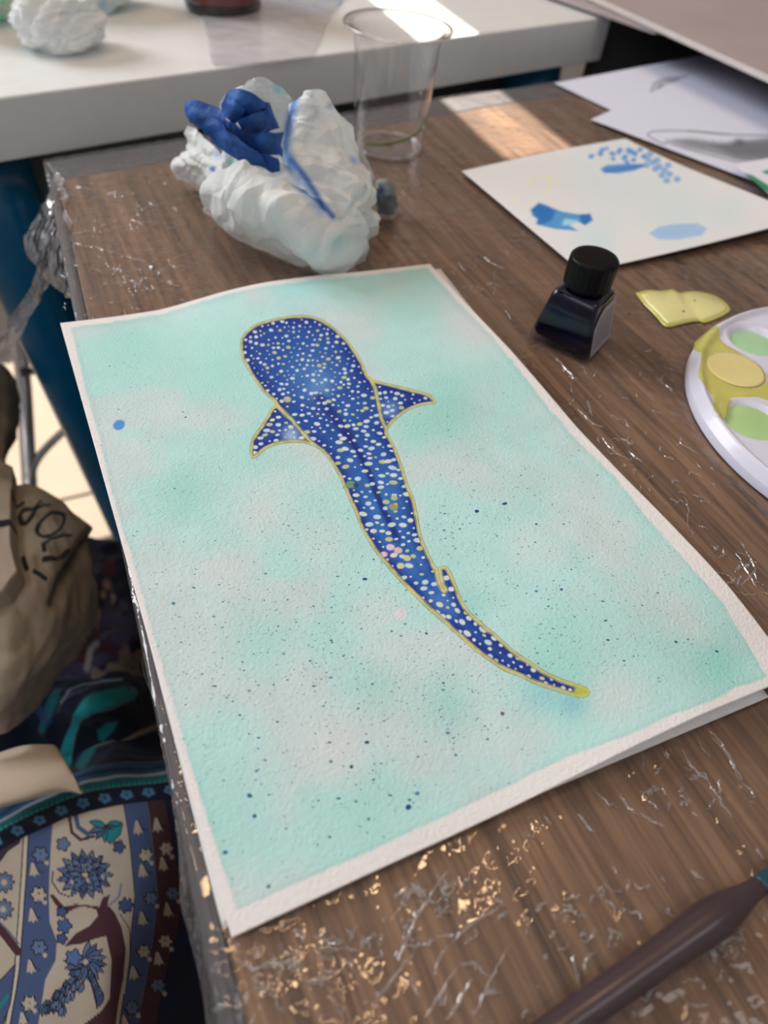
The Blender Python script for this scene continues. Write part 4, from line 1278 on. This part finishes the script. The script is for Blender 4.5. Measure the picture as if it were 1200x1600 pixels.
# label on the right face with lines of tiny print
LN = 48
La, Lb = np.meshgrid(np.linspace(-1, 1, LN), np.linspace(0, 1, LN), indexing='ij')
def face_pt(a, h, off):
    hh = 1.5 + h * 24.0
    half = 17.3 + (13.2 - 17.3) * (hh - 3) / 24 + off
    return bc + ex * half + ey * (a * 12.4) + V3(0, 0, hh)
topc = 1 - .22 * (La * .5 + .5 < .0) - .34 * np.clip(-La, 0, 1) ** 2.2
LG = np.array([[face_pt(La[i, j] * 1.05, Lb[i, j] * topc[i, j], .35) for j in range(LN)] for i in range(LN)])
lc = Canvas(np.stack([La * 50, Lb * 100], -1).reshape(-1, 2), A(150, 138, 142))
for k in range(9):
    y = 14 + k * 8.4
    x = -40 + (6 if k > 6 else 0)
    while x < 40:
        L_ = rng.uniform(4, 12)
        lc.line([(x, y), (min(x + L_, 41), y)], A(70, 62, 68), 3.2, 1.0, .9)
        x += L_ + 3
obj('label', LG, grid_faces(LN, LN), M['label'], ink, col=lc.c)

# ------------------------------------------------------------------ yellow spill
yp = [(993, 458), (1012, 454), (1034, 455), (1050, 453), (1062, 458), (1078, 456), (1096, 457), (1118, 463), (1134, 474), (1141, 484), (1134, 491), (1120, 498), (1102, 504), (1090, 502), (1070, 505), (1046, 511), (1036, 507), (1022, 491), (1006, 475)]
ys = thing('paint_spill', 'pool of yellow paint spilled on the film between ink bottle and palette', 'paint', at(1065, 482, 0))
obj('thin_edge', *puddle(yp, 1.0, 1.7, .8), M['yellow_rim'], ys)
c_ = np.mean(np.array(yp), 0)
obj('thick_pool', *puddle([tuple(c_ + (np.array(p) - c_) * (.9, .86)) for p in yp], 1.5, 2.6, .9), M['yellow'], ys)
obj('grit', *join(*[lathe([(.1, 0), (r, .2), (r * .6, .6), (.1, .7)], at(x, y, 2.5), 7) for x, y, r in [(1068, 487, .8), (1085, 470, .6)]]), M['ink'], ys)

# ------------------------------------------------------------------ palette
pc = V3(367.5, 93.0, 1.2)
pal = thing('paint_palette', 'round white plastic palette with wells of yellow and green paint', 'palette', pc)
PR, PH = 99.5, 9.0
wells = []
for k in range(12):
    an = math.radians(134 + (k - 0) * 30.2)
    wells.append((pc[0] + 76.5 * math.cos(an), pc[1] + 76.5 * math.sin(an), 15.2))
wells.append((pc[0], pc[1], 34))
nr, na = 150, 420
rr = np.concatenate([np.linspace(1, 93, 132), np.linspace(93.5, PR, 18)])
ta = np.linspace(0, 2 * math.pi, na, endpoint=False)
RR, TA = np.meshgrid(rr, ta, indexing='ij')
X_, Y_ = pc[0] + RR * np.cos(TA), pc[1] + RR * np.sin(TA)
Zp = np.full(X_.shape, 7.0)
Zp = Zp + 2.2 * np.exp(-((RR - 95.2) / 2.2) ** 2) - np.where(RR > 95.2, (RR - 95.2) ** 2 * .16, 0)
for wx, wy, wr in wells:
    dd_ = np.hypot(X_ - wx, Y_ - wy) / wr
    Zp = np.where(dd_ < 1.12, np.minimum(Zp, 7.0 - 5.2 * (1 - sstep(.55, 1.02, dd_))), Zp)
    Zp = Zp + .55 * np.exp(-((dd_ - 1.06) / .05) ** 2)
Gp = np.stack([X_, Y_, pc[2] + Zp], -1)
skirt = np.stack([pc[0] + (PR + .2) * np.cos(ta), pc[1] + (PR + .2) * np.sin(ta), np.full(na, pc[2])], -1)
Vp = np.concatenate([Gp.reshape(-1, 3), skirt])
Fp = np.concatenate([grid_faces(nr, na, closed=True), np.stack([(nr - 1) * na + np.arange(na), (nr - 1) * na + (np.arange(na) + 1) % na, nr * na + (np.arange(na) + 1) % na, nr * na + np.arange(na)], -1)])
obj('dish', Vp, Fp, M['palette'], pal)
def pool(k, mt, fill=.80, z=4.6, name='paint_pool'):
    wx, wy, wr = wells[k]
    pr_ = [(wr * fill * .2, z + .1), (wr * fill * .9, z + .12), (wr * fill, z - .1), (wr * fill * .97, z - .5)]
    V, F = lathe(pr_[::-1], (wx, wy, pc[2]), 40)
    return obj(name, V, F, M[mt], pal)
pool(0, 'yellow_well', 1.0, 8.0)
pool(1, 'lime_well', .90, 5.3)
pool(11, 'green_well', .86, 4.7)
pool(2, 'teal_well', .80, 4.0)
pool(10, 'pink_well', .70, 3.2)
# yellow paint that ran over the rim of the palette
run = [(1092, 521), (1112, 508), (1121, 512), (1124, 524), (1132, 534), (1150, 545), (1170, 556), (1188, 570), (1206, 590), (1206, 622), (1180, 618), (1150, 622), (1140, 632), (1134, 652), (1122, 655), (1112, 646), (1116, 626), (1112, 614), (1096, 602), (1090, 585), (1094, 560), (1088, 540)]
P = ccw(flat_px(run, 9.0)[:, :2])
def palz(p):
    r = math.hypot(p[0] - pc[0], p[1] - pc[1])
    z = 7.0 + 2.2 * math.exp(-((r - 95.2) / 2.2) ** 2) - ((r - 95.2) ** 2 * .16 if r > 95.2 else 0)
    return pc[2] + z
ctr = P.mean(0)
n = len(P); Vr = []; Fr = []
lv = np.linspace(0, 1, 14)
for t in lv:
    for p in P:
        q = p * (1 - t) + ctr * t
        Vr.append((q[0], q[1], palz(q) + .05 + .45 * min(1, t * 8) ** .5))
Fr = [tuple(f) for f in grid_faces(len(lv) - 1, n, closed=True)]
Fr += [((len(lv) - 2) * n + i, (len(lv) - 2) * n + (i + 1) % n, (len(lv) - 1) * n) for i in range(n)]
obj('paint_run', Vr, Fr, M['yellow_rim'], pal)

# ------------------------------------------------------------------ brush in front
u0, u1 = at(790, 1668, 8), at(1200, 1375, 8)
ax = u1 - u0
Lb_ = np.linalg.norm(ax[:2]); ax = np.array([ax[0], ax[1], 0]) / Lb_
br = thing('brush_handle', 'thick dark plum brush handle lying on the film nearest the viewer', 'brush', (u0[0], u0[1], 1.0))
hz = 5.0
stn = [(0, 7.4), (.12, 7.4), (.30, 7.5), (.45, 7.7), (.57, 8.0), (.66, 8.6), (.74, 9.2), (.80, 9.0), (.86, 7.4), (.92, 5.4), (.98, 4.4)]
pts = np.array([u0 + ax * Lb_ * s_ for s_, _ in stn]); pts[:, 2] = hz + .9
rad = np.array([r for _, r in stn]) * .60
pp, r_ = cr(pts, 60), cr(rad[:, None], 60)[:, 0]
V, F = tube(pp, r_, 36)
Vb = np.array(V)
side = np.array([-ax[1], ax[0], 0])
V = Vb.copy()
hh = Vb[:, 2] - (hz + .9)
V[:, 2] = (hz + .9) + hh * .92
obj('handle', V, F, M['brush'], br)
e0_ = u0 + ax * Lb_ * .975; e0_[2] = hz + .9
e1_ = u0 + ax * (Lb_ * 1.0 + 90); e1_[2] = 4.5
obj('tip', *tube(np.array([e0_, e0_ + ax * 10 + V3(0, 0, -.2), e1_]), [2.9, 2.7, 2.2], 24, 20), M['ferrule'], br)

# ------------------------------------------------------------------ chair with bags at the left
ch = thing('folding_chair', 'chrome tube folding chair left of the work table holding the bag and scarf', 'chair', (-150, 300, FZ))
obj('seat', *prism([(-420, -220), (-60, -220), (-60, 250), (-420, 250)], -420, -392, 8), M['seat'], ch, smooth=False)
tu = lambda pts, r: tube(np.array([at(*p) for p in pts]), r, 20, 24)
obj('leg', *tu([(29, 520, -330), (37, 600, -372), (42, 680, -415), (46, 752, -460), (50, 840, -510)], 9.0), M['chrome'], ch)
obj('brace', *tu([(46, 748, -452), (58, 718, -440), (82, 690, -428), (112, 664, -415), (150, 640, -400)], 5.0), M['chrome'], ch)
obj('pivot_pin', *tu([(34, 580, -352), (52, 580, -350), (64, 582, -348)], 4.5), M['metal_dark'], ch)
for x, y in ((-400, -200), (-80, -200), (-400, 230), (-90, 225)):
    obj('leg', *tube(np.array([V3(x, y, -420), V3(x, y, FZ)]), 9, 16, 6), M['chrome'], ch)

# ---- printed scarf
Mn, Nn = 430, 330
rows = [
    [(-40, 812, -330), (60, 822, -335), (150, 838, -340), (200, 846, -345), (260, 860, -350), (330, 880, -350)],
    [(-40, 940, -290), (60, 945, -295), (150, 950, -300), (200, 955, -296), (250, 965, -310), (330, 985, -320)],
    [(-40, 1050, -270), (60, 1055, -268), (130, 1060, -262), (180, 1062, -268), (240, 1080, -300), (330, 1100, -310)],
    [(-40, 1120, -262), (60, 1120, -262), (120, 1112, -246), (170, 1098, -244), (230, 1125, -286), (330, 1140, -300)],
    [(-40, 1190, -280), (60, 1190, -285), (110, 1185, -282), (170, 1165, -276), (240, 1172, -270), (330, 1180, -280)],
    [(-40, 1268, -240), (40, 1250, -242), (110, 1222, -240), (180, 1202, -238), (250, 1192, -240), (330, 1186, -250)],
    [(-40, 1300, -222), (40, 1284, -222), (110, 1258, -222), (180, 1238, -220), (250, 1226, -222), (330, 1220, -232)],
    [(-40, 1340, -214), (40, 1330, -212), (110, 1310, -208), (180, 1300, -206), (250, 1290, -214), (330, 1290, -236)],
    [(-40, 1430, -206), (40, 1430, -200), (110, 1424, -196), (180, 1420, -196), (250, 1415, -210), (330, 1420, -242)],
    [(-40, 1520, -204), (40, 1520, -196), (110, 1518, -192), (180, 1515, -194), (250, 1515, -216), (330, 1520, -250)],
    [(-40, 1660, -206), (40, 1660, -198), (110, 1660, -196), (180, 1660, -200), (250, 1660, -228), (330, 1660, -262)]]
Gc = loft(rows, Mn, Nn)
PXc = pix(Gc)
nn = gnormals(Gc)
fold = (ridged(Gc, 60, 401, 2) - .6) * 9 + (fbm(Gc, 26, 405, 3) - .5) * 5
upper = 1 - sstep(1190, 1290, PXc[..., 1] + .30 * PXc[..., 0])
Gc = Gc + nn * (fold * (.35 + 1.5 * upper))[..., None]
cc = Canvas(PXc, A(150, 134, 122))
K = .88
def D(r, g_, b): return A(r, g_, b, K)
cream, blue, maroon, navy, teal, ltb, ink_ = D(158, 142, 128), D(62, 72, 102), D(64, 38, 44), D(16, 20, 34), D(32, 104, 110), D(86, 96, 120), D(20, 21, 32)
cc.c[:] = cream
cc.c *= (1 + .12 * (fbm(PXc.reshape(-1, 2), 40, 8, 3) - .5))[:, None]
L1 = [(46, 1260), (42, 1290), (38, 1350), (32, 1430), (25, 1510), (10, 1610), (0, 1670)]
L2 = [(88, 1250), (82, 1290), (78, 1330), (75, 1400), (77, 1440), (88, 1470), (86, 1500), (70, 1530), (60, 1600), (52, 1670)]
L3 = [(190, 1240), (197, 1280), (205, 1330), (211, 1400), (206, 1450), (201, 1520), (188, 1600), (178, 1670)]
L4 = [(224, 1230), (232, 1270), (240, 1330), (246, 1400), (240, 1460), (229, 1530), (216, 1600), (206, 1670)]
L5 = [(252, 1230), (260, 1265), (273, 1330), (286, 1400), (278, 1450), (264, 1500), (250, 1560), (236, 1670)]
cc.poly(L1 + L2[::-1], blue, 1, 1); cc.poly(L3 + L4[::-1], blue, 1, 1); cc.poly(L4 + L5[::-1], maroon, 1, 1)
cc.poly(L5 + [(360, 1670), (360, 1230)], D(24, 30, 52), 1, 1)
cc.line(L1, D(170, 156, 140), 6, 1, 1)
cc.line([(p[0] - 4, p[1]) for p in L1], ink_, 1.8); cc.line([(p[0] + 4, p[1]) for p in L1], ink_, 1.8)
cc.line(L3, ink_, 1.4); cc.line(L5, ink_, 2)
def flower(x, y, r, col, n=6, centre=None):
    pts = []
    for k in range(n * 6):
        th = 2 * math.pi * k / (n * 6)
        rr_ = r * (.86 + .16 * math.cos(n * th)) * (1.08 if k % 2 else .96)
        pts.append((x + rr_ * math.cos(th), y + rr_ * math.sin(th)))
    cc.poly(pts, col, .6, 1, ink_, 1.7)
    if centre is not None: cc.blob((x, y), r * .34, centre, 1, 0, 1, .7)
def cone(x, y, s_=1.0):
    cc.poly([(x - 3 * s_, y - 13 * s_), (x + 1 * s_, y - 14 * s_), (x + 6 * s_, y - 2 * s_), (x + 10 * s_, y + 7 * s_), (x + 5 * s_, y + 5 * s_), (x + 3 * s_, y + 10 * s_), (x - 1 * s_, y + 6 * s_), (x - 6 * s_, y + 8 * s_)], cream, .6, 1)
    cc.line([(x + 2 * s_, y - 14 * s_), (x + 9 * s_, y), (x + 16 * s_, y + 2 * s_)], ink_, 1.6)
for (x, y, cflag) in [(63, 1335, 0), (60, 1397, 1), (60, 1480, 0), (45, 1568, 1), (50, 1650, 0), (228, 1336, 1), (236, 1404, 0), (225, 1487, 1), (208, 1575, 0), (260, 1326, 1), (270, 1396, 0), (258, 1471, 1), (246, 1540, 0)]:
    flower(x, y, 13 if x < 200 else 11.5, cream if cflag else ltb, 6)
    cc.blob((x + 9, y + 12), 4.2, cream, 1, 0, 1, .7)
    cc.blob((x, y - 2), 2, ink_, .9, 0, 1, .5)
for (x, y) in [(60, 1288), (51, 1360), (49, 1432), (45, 1512), (34, 1594), (214, 1296), (222, 1362), (222, 1437), (209, 1522), (196, 1600), (244, 1292), (254, 1352), (261, 1424), (246, 1500)]:
    cone(x, y, .95)
# branch
cc.poly([(100, 1478), (118, 1458), (140, 1446), (153, 1430), (150, 1420), (132, 1416), (118, 1418), (100, 1428), (84, 1410), (76, 1396), (82, 1396), (100, 1416), (118, 1412), (140, 1414), (155, 1416), (160, 1402), (172, 1396), (168, 1412), (180, 1426), (190, 1448), (196, 1480), (194, 1530), (188, 1560), (182, 1600), (150, 1660), (120, 1660), (126, 1604), (158, 1580), (172, 1560), (174, 1500), (166, 1462), (150, 1466), (128, 1474)], maroon, .8, 1)
cc.line([(186, 1430), (200, 1452), (200, 1500), (196, 1550)], cream, 4); cc.line([(188, 1428), (203, 1452), (203, 1500), (198, 1550)], ink_, 1.4)
cc.line([(82, 1360), (80, 1376), (92, 1394), (108, 1400)], ink_, 2.0); cc.line([(190, 1380), (186, 1400), (170, 1414)], D(110, 110, 124), 4)
# lotus
def petal(x, y, an, L_, wd, col):
    pts = []
    for t in np.linspace(0, 1, 9): pts.append((t * L_, wd * math.sin(math.pi * t) ** .8 * (1 - .3 * t)))
    for t in np.linspace(1, 0, 9)[1:-1]: pts.append((t * L_, -wd * math.sin(math.pi * t) ** .8 * (1 - .3 * t)))
    ca, sa = math.cos(an), math.sin(an)
    cc.poly([(x + a * ca - b * sa, y + a * sa + b * ca) for a, b in pts], col, .5, 1, ink_, 1.6)
cols = [ltb, D(62, 72, 98), D(74, 86, 112), D(36, 104, 104)]
for ring_, n_, L_, wd in ((0, 15, 40, 8), (1, 13, 29, 7), (2, 9, 18, 5.5)):
    for k in range(n_):
        an = 2 * math.pi * k / n_ + ring_ * .2
        petal(132 + 6 * math.cos(an), 1365 + 4 * math.sin(an), an, L_ * (1 - .12 * abs(math.sin(an))), wd, cols[(k * 7 + ring_) % 4 if (ring_ == 0 and k % 5 == 2) else (k + ring_) % 3])
for k in range(9): cc.blob((118 + 5 * (k % 5), 1350 + 8 * (k // 5)), 1.8, cream, .9)
for k in range(6): cc.blob((100 + 12 * k, 1373 + 5 * math.sin(k)), 3.4, cream if k % 2 else D(80, 96, 128), .9, 1.2, 1.6, .5)
flower(98, 1318, 11, ltb, 5); flower(96, 1424, 9, D(58, 70, 104), 5); flower(100, 1446, 12, D(62, 80, 120), 5); flower(96, 1466, 9, D(58, 70, 104), 5); flower(197, 1414, 12, D(58, 70, 104), 7); flower(186, 1322, 10, D(58, 70, 104), 5)
for k in range(13):
    petal(133, 1503, math.radians(-80 + k * 22), 34, 7, cols[k % 3])
for k in range(46):
    t = k / 45
    bx = 128 - 56 * t + rng.normal(0, 7 * (1 - .3 * t)) + (18 if k % 3 == 0 else 0) * t
    by = 1518 + 60 * t + rng.normal(0, 5)
    petal(bx, by, math.radians(rng.uniform(95, 150)), 17, 5, cols[(k * 5) % 3])
for k in range(8): petal(140 + k * 3, 1516 + k * 5, math.radians(70 + k * 6), 26, 6, cols[k % 3])
cc.blob((134, 1503), 5, cream, 1, 0, 1, .7)
flower(115, 1496, 14, D(74, 92, 128), 5)
flower(6, 1378, 16, ltb, 9, cream); flower(4, 1420, 16, ltb, 9, cream)
cc.line([(-10, 1440), (8, 1462), (26, 1486)], maroon, 13); cc.line([(-10, 1432), (12, 1454), (28, 1474)], D(88, 84, 96), 3)
cc.poly([(-40, 1560), (0, 1530), (22, 1506), (14, 1570), (0, 1612), (-40, 1640)], blue, 1.5, 1, ink_, 2)
cc.line([(-6, 1580), (10, 1556)], teal, 6)
# crown at the top of the cream field
cc.line([(108, 1272), (112, 1300), (126, 1312), (146, 1306)], maroon, 5); cc.line([(118, 1272), (122, 1292), (136, 1302), (152, 1298)], D(60, 72, 100), 7)
for k in range(7): petal(165, 1290, math.radians(-10 + k * 34), 26, 6, teal if k % 3 == 0 else cols[k % 3])
cc.poly([(168, 1296), (192, 1288), (188, 1304), (172, 1318), (166, 1312)], teal, .8, 1, ink_, 1.5)
cc.poly([(-40, 1300), (20, 1290), (38, 1296), (30, 1318), (12, 1330), (0, 1346), (-40, 1372)], D(52, 40, 54), 1.5, 1, ink_, 2)
# border bands
def band(off0, off1, col):
    base = [(-40, 1278), (0, 1268), (40, 1246), (100, 1218), (140, 1206), (200, 1195), (260, 1188), (340, 1182)]
    cc.poly([(x, y + off0) for x, y in base] + [(x, y + off1) for x, y in base[::-1]], col, .8, 1)
    return base
band(-140, 0, D(22, 28, 48)); bs = band(0, 16, D(34, 76, 104)); band(6, 11, D(26, 48, 76)); band(16, 20, D(150, 150, 160)); band(20, 33, D(22, 92, 96)); band(33, 62, D(16, 20, 38))
for k in range(44):
    x = -30 + k * 8
    y = np.interp(x, [b[0] for b in bs], [b[1] for b in bs])
    cc.blob((x, y + 31), 3.4, D(40, 130, 128), .8, 0, 1, .4); cc.blob((x + 4, y + 25), 2.2, D(16, 50, 60), .7)
for k in range(12):
    x = -6 + k * 34
    y = np.interp(x, [b[0] for b in bs], [b[1] for b in bs]) + 47
    for q in range(5):
        an = 2 * math.pi * q / 5 + .3
        cc.blob((x + 6.5 * math.cos(an), y + 4.6 * math.sin(an)), 4.4, D(66, 108, 138), .95, 0, 1.15, .6)
    cc.blob((x, y), 2.2, D(20, 30, 50), .9)
# bunched upper part, dark with glimpses of the print
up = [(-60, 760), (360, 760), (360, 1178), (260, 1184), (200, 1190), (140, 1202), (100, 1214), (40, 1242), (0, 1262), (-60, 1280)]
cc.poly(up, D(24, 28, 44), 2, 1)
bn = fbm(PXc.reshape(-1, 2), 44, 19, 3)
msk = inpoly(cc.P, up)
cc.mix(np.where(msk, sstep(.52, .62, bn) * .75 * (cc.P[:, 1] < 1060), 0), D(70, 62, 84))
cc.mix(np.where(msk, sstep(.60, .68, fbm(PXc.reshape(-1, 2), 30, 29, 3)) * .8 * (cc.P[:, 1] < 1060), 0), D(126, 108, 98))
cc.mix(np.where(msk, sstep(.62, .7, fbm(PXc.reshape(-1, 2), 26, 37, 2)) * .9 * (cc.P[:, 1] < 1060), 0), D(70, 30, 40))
cc.line([(104, 1190), (106, 1158), (118, 1124), (140, 1102), (165, 1094), (192, 1092)], D(30, 128, 134), 17, 2, 1)
cc.line([(112, 1190), (116, 1155), (128, 1124), (150, 1108), (190, 1101)], D(100, 120, 120), 1.6, 1, .8)
cc.poly([(152, 1140), (168, 1126), (182, 1122), (178, 1136), (164, 1152), (154, 1152)], D(24, 110, 116), 2, 1)
cc.line([(96, 1098), (108, 1080), (130, 1068), (160, 1064), (184, 1068)], D(124, 130, 140), 3, 1.2, .9)
cc.line([(92, 1112), (104, 1090), (128, 1078)], D(60, 70, 90), 3, 1.2, .8)
cc.line([(66, 1140), (74, 1110), (90, 1080)], D(26, 90, 96), 12, 3, .8); cc.line([(62, 1110), (72, 1128)], D(40, 60, 96), 14, 3, .8)
for k in range(7): cc.blob((112 + k * 13, 1086 - 8 * math.sin(k * .5)), 5, D(44, 62, 84), .8, 0, 1.2, .4)
cc.line([(136, 1046), (142, 1024), (152, 1014)], D(140, 132, 128), 10, 3, .9)
cc.line([(150, 1172), (180, 1166), (215, 1152), (250, 1142)], D(120, 106, 96), 9, 3, .85); cc.line([(126, 1196), (146, 1176)], D(30, 98, 106), 14, 3, .9)
cc.blob((168, 918), 12, D(150, 110, 104), .8); cc.blob((162, 932), 8, D(150, 128, 96), .8)
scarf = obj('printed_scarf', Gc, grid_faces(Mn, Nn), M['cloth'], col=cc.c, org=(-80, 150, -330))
tag(scarf, 'bunched cotton scarf printed with blue, maroon and cream flowers left of the table', 'scarf')

# ---- canvas tote bag
rowsT = [
    [(-50, 720, -176), (0, 744, -172), (50, 757, -172), (80, 776, -176), (112, 800, -182), (146, 824, -192)],
    [(-50, 790, -150), (0, 800, -146), (40, 812, -146), (76, 824, -152), (112, 836, -166), (145, 842, -190)],
    [(-50, 870, -140), (0, 878, -136), (40, 884, -136), (78, 890, -144), (112, 896, -162), (141, 872, -192)],
    [(-50, 940, -142), (0, 946, -138), (40, 950, -140), (80, 954, -150), (118, 952, -170), (151, 936, -200)],
    [(-50, 1010, -150), (0, 1012, -146), (40, 1012, -150), (80, 1006, -162), (112, 1000, -180), (150, 970, -206)],
    [(-50, 1090, -164), (0, 1086, -162), (30, 1076, -166), (62, 1056, -178), (98, 1028, -196), (136, 1000, -216)],
    [(-50, 1160, -190), (0, 1148, -190), (24, 1132, -196), (50, 1108, -206), (84, 1064, -218), (122, 1018, -236)]]
Mt, Nt = 240, 220
Gt = loft(rowsT, Mt, Nt)
PXt = pix(Gt)
nn = gnormals(Gt)
if nn[..., 2].mean() < 0: nn = -nn
wr = (fbm(Gt * V3(1, .45, 1), 18, 501, 3) - .5) * 9 + (ridged(Gt, 46, 507, 2) - .6) * 5
# folds: one flap crossing at the left, one valley under the lettering
fl = dline(PXt.reshape(-1, 2), [(28, 720), (24, 800), (30, 870), (38, 910), (20, 940), (-50, 985)]).reshape(Mt, Nt)
insd = inpoly(PXt.reshape(-1, 2), [(-80, 700), (28, 720), (24, 800), (30, 870), (38, 910), (20, 940), (-80, 995)]).reshape(Mt, Nt)
wr = wr + np.where(insd, 9 * sstep(0, 8, fl), -4 * np.exp(-(fl / 10) ** 2))
vl = dline(PXt.reshape(-1, 2), [(142, 838), (120, 872), (98, 905), (86, 940)]).reshape(Mt, Nt)
wr = wr - 7 * np.exp(-(vl / 9) ** 2)
Gt = Gt + nn * wr[..., None]
ct = Canvas(PXt, A(128, 112, 98, 1.25))
ct.c *= (1 + .16 * (fbm(PXt.reshape(-1, 2), 50, 3, 3) - .5))[:, None]
bk = A(16, 18, 26)
def let(pts, wd): ct.line(pts, bk, wd, 1.2, .95)
# Y
let([(68, 876), (84, 876), (98, 870), (104, 862)], 8); let([(66, 864), (68, 852), (80, 841), (95, 837), (111, 836)], 5.5); let([(66, 854), (67, 863)], 7)
# O
O_ = [(80 + 21 * math.cos(t) * .95 + 0, 820 + 0) for t in (0,)]
th = np.linspace(0, 2 * math.pi, 40)
oc_ = np.array([80.0, 819.0]); ang = math.radians(-32)
op = [(oc_[0] + 23 * math.cos(t) * math.cos(ang) - 14.5 * math.sin(t) * math.sin(ang), oc_[1] + 23 * math.cos(t) * math.sin(ang) + 14.5 * math.sin(t) * math.cos(ang)) for t in th]
let(op, 5); let([op[k] for k in range(13, 26)], 8)
# R
let([(20, 797), (19, 788), (36, 787)], 5); let([(34, 810), (30, 802), (36, 797), (50, 798), (56, 795), (52, 804), (42, 813), (35, 812), (33, 806)], 6.5); let([(53, 799), (66, 793), (76, 792)], 4.5); let([(56, 794), (62, 787)], 4)
# strokes under the fold and the strap
let([(54, 894), (62, 898), (69, 905)], 8); let([(36, 872), (40, 884), (42, 888)], 7)
ct.line([(-40, 846), (0, 840), (23, 836)], A(12, 14, 26), 12, 1, 1)
tote = obj('tote_bag', *sheet_geo(Gt, 1.2), M['canvas'], col=np.concatenate([ct.c, ct.c]), org=(-60, 250, -230))
tag(tote, 'beige canvas tote bag with large black letters, lying on the scarf', 'bag')
Gh = loft([[(-40, 1190, -205), (30, 1166, -205), (78, 1163, -206), (90, 1168, -208)], [(-40, 1226, -196), (40, 1204, -196), (96, 1194, -197), (112, 1206, -199)], [(-40, 1262, -198), (30, 1246, -198), (88, 1228, -199), (126, 1238, -204)], [(-40, 1274, -206), (40, 1252, -206), (96, 1238, -206), (128, 1240, -208)]], 50, 70)
V, F = sheet_geo(Gh, 2.5)
stp = obj('bag_strap', V, F, M['canvas'], tote, col=np.tile(A(166, 146, 128, 1.25), (len(V), 1)))
Gk = loft([[(-40, 560, -240), (0, 570, -235), (20, 590, -240), (28, 612, -250)], [(-40, 640, -230), (0, 640, -228), (18, 640, -232), (27, 650, -245)], [(-40, 720, -236), (0, 716, -236), (10, 706, -240), (20, 690, -250)], [(-40, 760, -250), (-8, 748, -250), (2, 734, -252), (12, 716, -256)]], 60, 50)
Gk = Gk + gnormals(Gk) * ((ridged(Gk, 30, 601, 2) - .6) * 8)[..., None]
V, F = sheet_geo(Gk, 2)
jk = obj('brown_jacket', V, F, M['brown_cloth'])
tag(jk, 'fold of brown cloth at the left edge above the tote bag', 'clothing')
print('tris', sum(len(p.vertices) - 2 for o in bpy.data.objects if o.type == 'MESH' for p in o.data.polygons))
